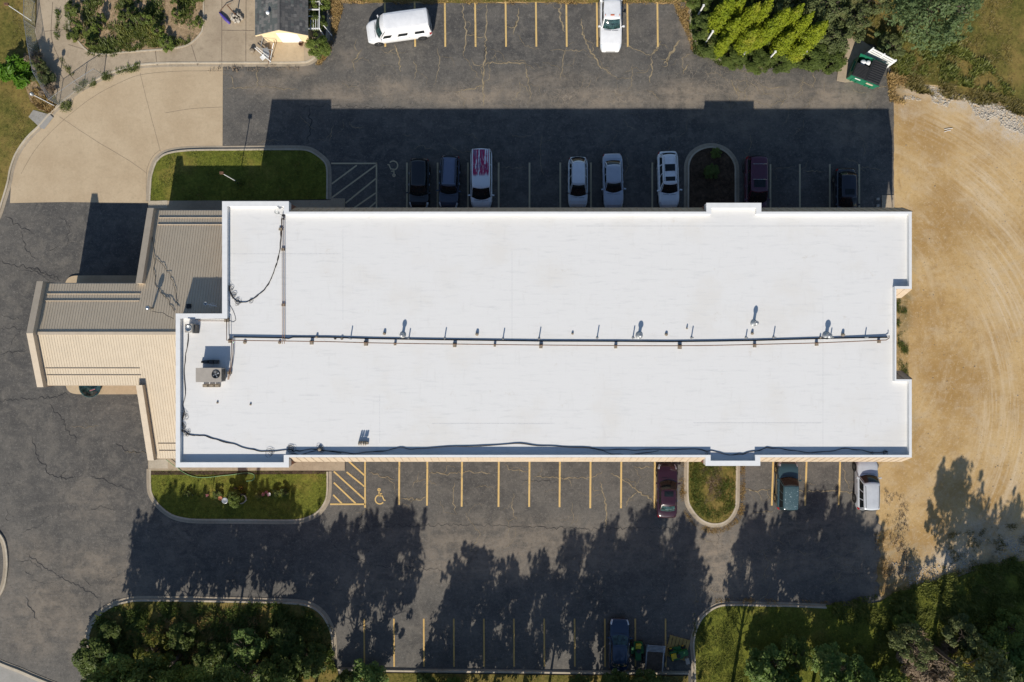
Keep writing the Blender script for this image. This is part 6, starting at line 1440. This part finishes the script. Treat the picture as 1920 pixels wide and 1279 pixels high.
for k, (p, n_) in enumerate((([(140,168),(162,150),(166,158),(145,178)],70),([(168,155),(180,150),(182,162),(172,165)],40),([(190,140),(210,132),(212,150),(195,152)],70),([(216,130),(262,120),(264,134),(222,140)],120),([(112,190),(136,190),(132,212),(114,210)],110),([(108,20),(116,20),(112,75),(104,75)],50),([(116,105),(140,140),(134,145),(112,112)],60),([(125,20),(135,10),(138,60),(122,60)],90),([(170,85),(232,95),(220,108),(165,105)],160),([(395,130),(560,124),(560,132),(395,136)],60))):
    weeds('weeds', p, n_, M['leaf_weed'] if k != 9 else M['twig'], .17, .1 if k < 5 else .1, 30+k, 'weeds growing in the paving joints', thr=-.9)
# small stones and litter on the gravel
r3 = random.Random(5)
def pebbles(name, polypx, n_, mat, s0, s1, seed, label):
    pts = xy(PX(polypx)); xs = [p[0] for p in pts]; yy = [p[1] for p in pts]; v = []; f = []; r_ = random.Random(seed); c = 0; t_ = 0
    while c < n_ and t_ < n_*20:
        t_ += 1
        x, y = r_.uniform(min(xs), max(xs)), r_.uniform(min(yy), max(yy))
        if not inside(x, y, pts) or mnoise.noise(Vector((x*.5, y*.5, seed))) < -.1: continue
        s = r_.uniform(s0, s1)*(1 if r_.random() < .9 else 2); i = len(v); a = r_.uniform(0, 3); ca, sa = math.cos(a), math.sin(a); z = gz(x, y)
        for dx, dy, dz in ((s,0,0),(0,s*.7,0),(-s,0,0),(0,-s*.7,0),(0,0,s*.7)): v.append((x+dx*ca-dy*sa, y+dx*sa+dy*ca, z+dz))
        f += [(i,i+1,i+4),(i+1,i+2,i+4),(i+2,i+3,i+4),(i+3,i,i+4)]; c += 1
    me = bpy.data.meshes.new(name); me.from_pydata(v, [], f); me.materials.append(mat); o = link(bpy.data.objects.new(name, me)); o['kind'] = 'stuff'; o['label'] = label; o['category'] = 'stones'
pebbles('gravel', [(1690,150),(1760,165),(1830,185),(1910,205),(1990,230),(1990,275),(1900,245),(1820,215),(1740,190),(1690,185)], 2200, M['stone'], .03, .09, 2, 'pale gravel along the top of the dirt lot')
pebbles('gravel', [(1660,1040),(1760,1060),(1850,1010),(1930,1000),(1930,1060),(1700,1100)], 1200, M['stone'], .03, .08, 3, 'gravel below the dirt lot')
pebbles('gravel', [(1680,200),(1920,240),(1920,1000),(1660,1000),(1716,860),(1716,400)], 700, M['block'], .02, .05, 4, 'loose stones on the dirt lot')

weeds('straw', [(1274,865),(1283,865),(1284,940),(1298,968),(1318,985),(1338,992),(1360,987),(1380,970),(1388,950),(1389,870),(1396,870),(1397,955),(1385,978),(1362,996),(1338,1001),(1312,994),(1290,975),(1275,945)], 700, M['straw'], .10, .016, 50, 'dry straw around the outer kerb of the south planted island', thr=-.3)
weeds('straw', [(1310,880),(1350,875),(1362,910),(1345,935),(1320,945),(1330,915)], 420, M['twig'], .12, .1, 51, 'dry patch inside the south planted island', thr=-.3)
weeds('straw', [(1640,1000),(1665,960),(1672,1110),(1640,1120)], 260, M['straw'], .10, .0, 52, 'dry weeds where the south lot crumbles into dirt', thr=-.1)
weeds('straw', [(1290,1128),(1340,1122),(1500,1124),(1560,1128),(1560,1132),(1350,1130)], 200, M['straw'], .10, .02, 53, 'dry leaves along the lower right kerb', thr=-.2)
weeds('straw', [(640,0),(1290,0),(1290,7),(640,7)], 900, M['straw'], .12, .01, 54, 'dry grass creeping onto the top of the upper lot', thr=-.2)
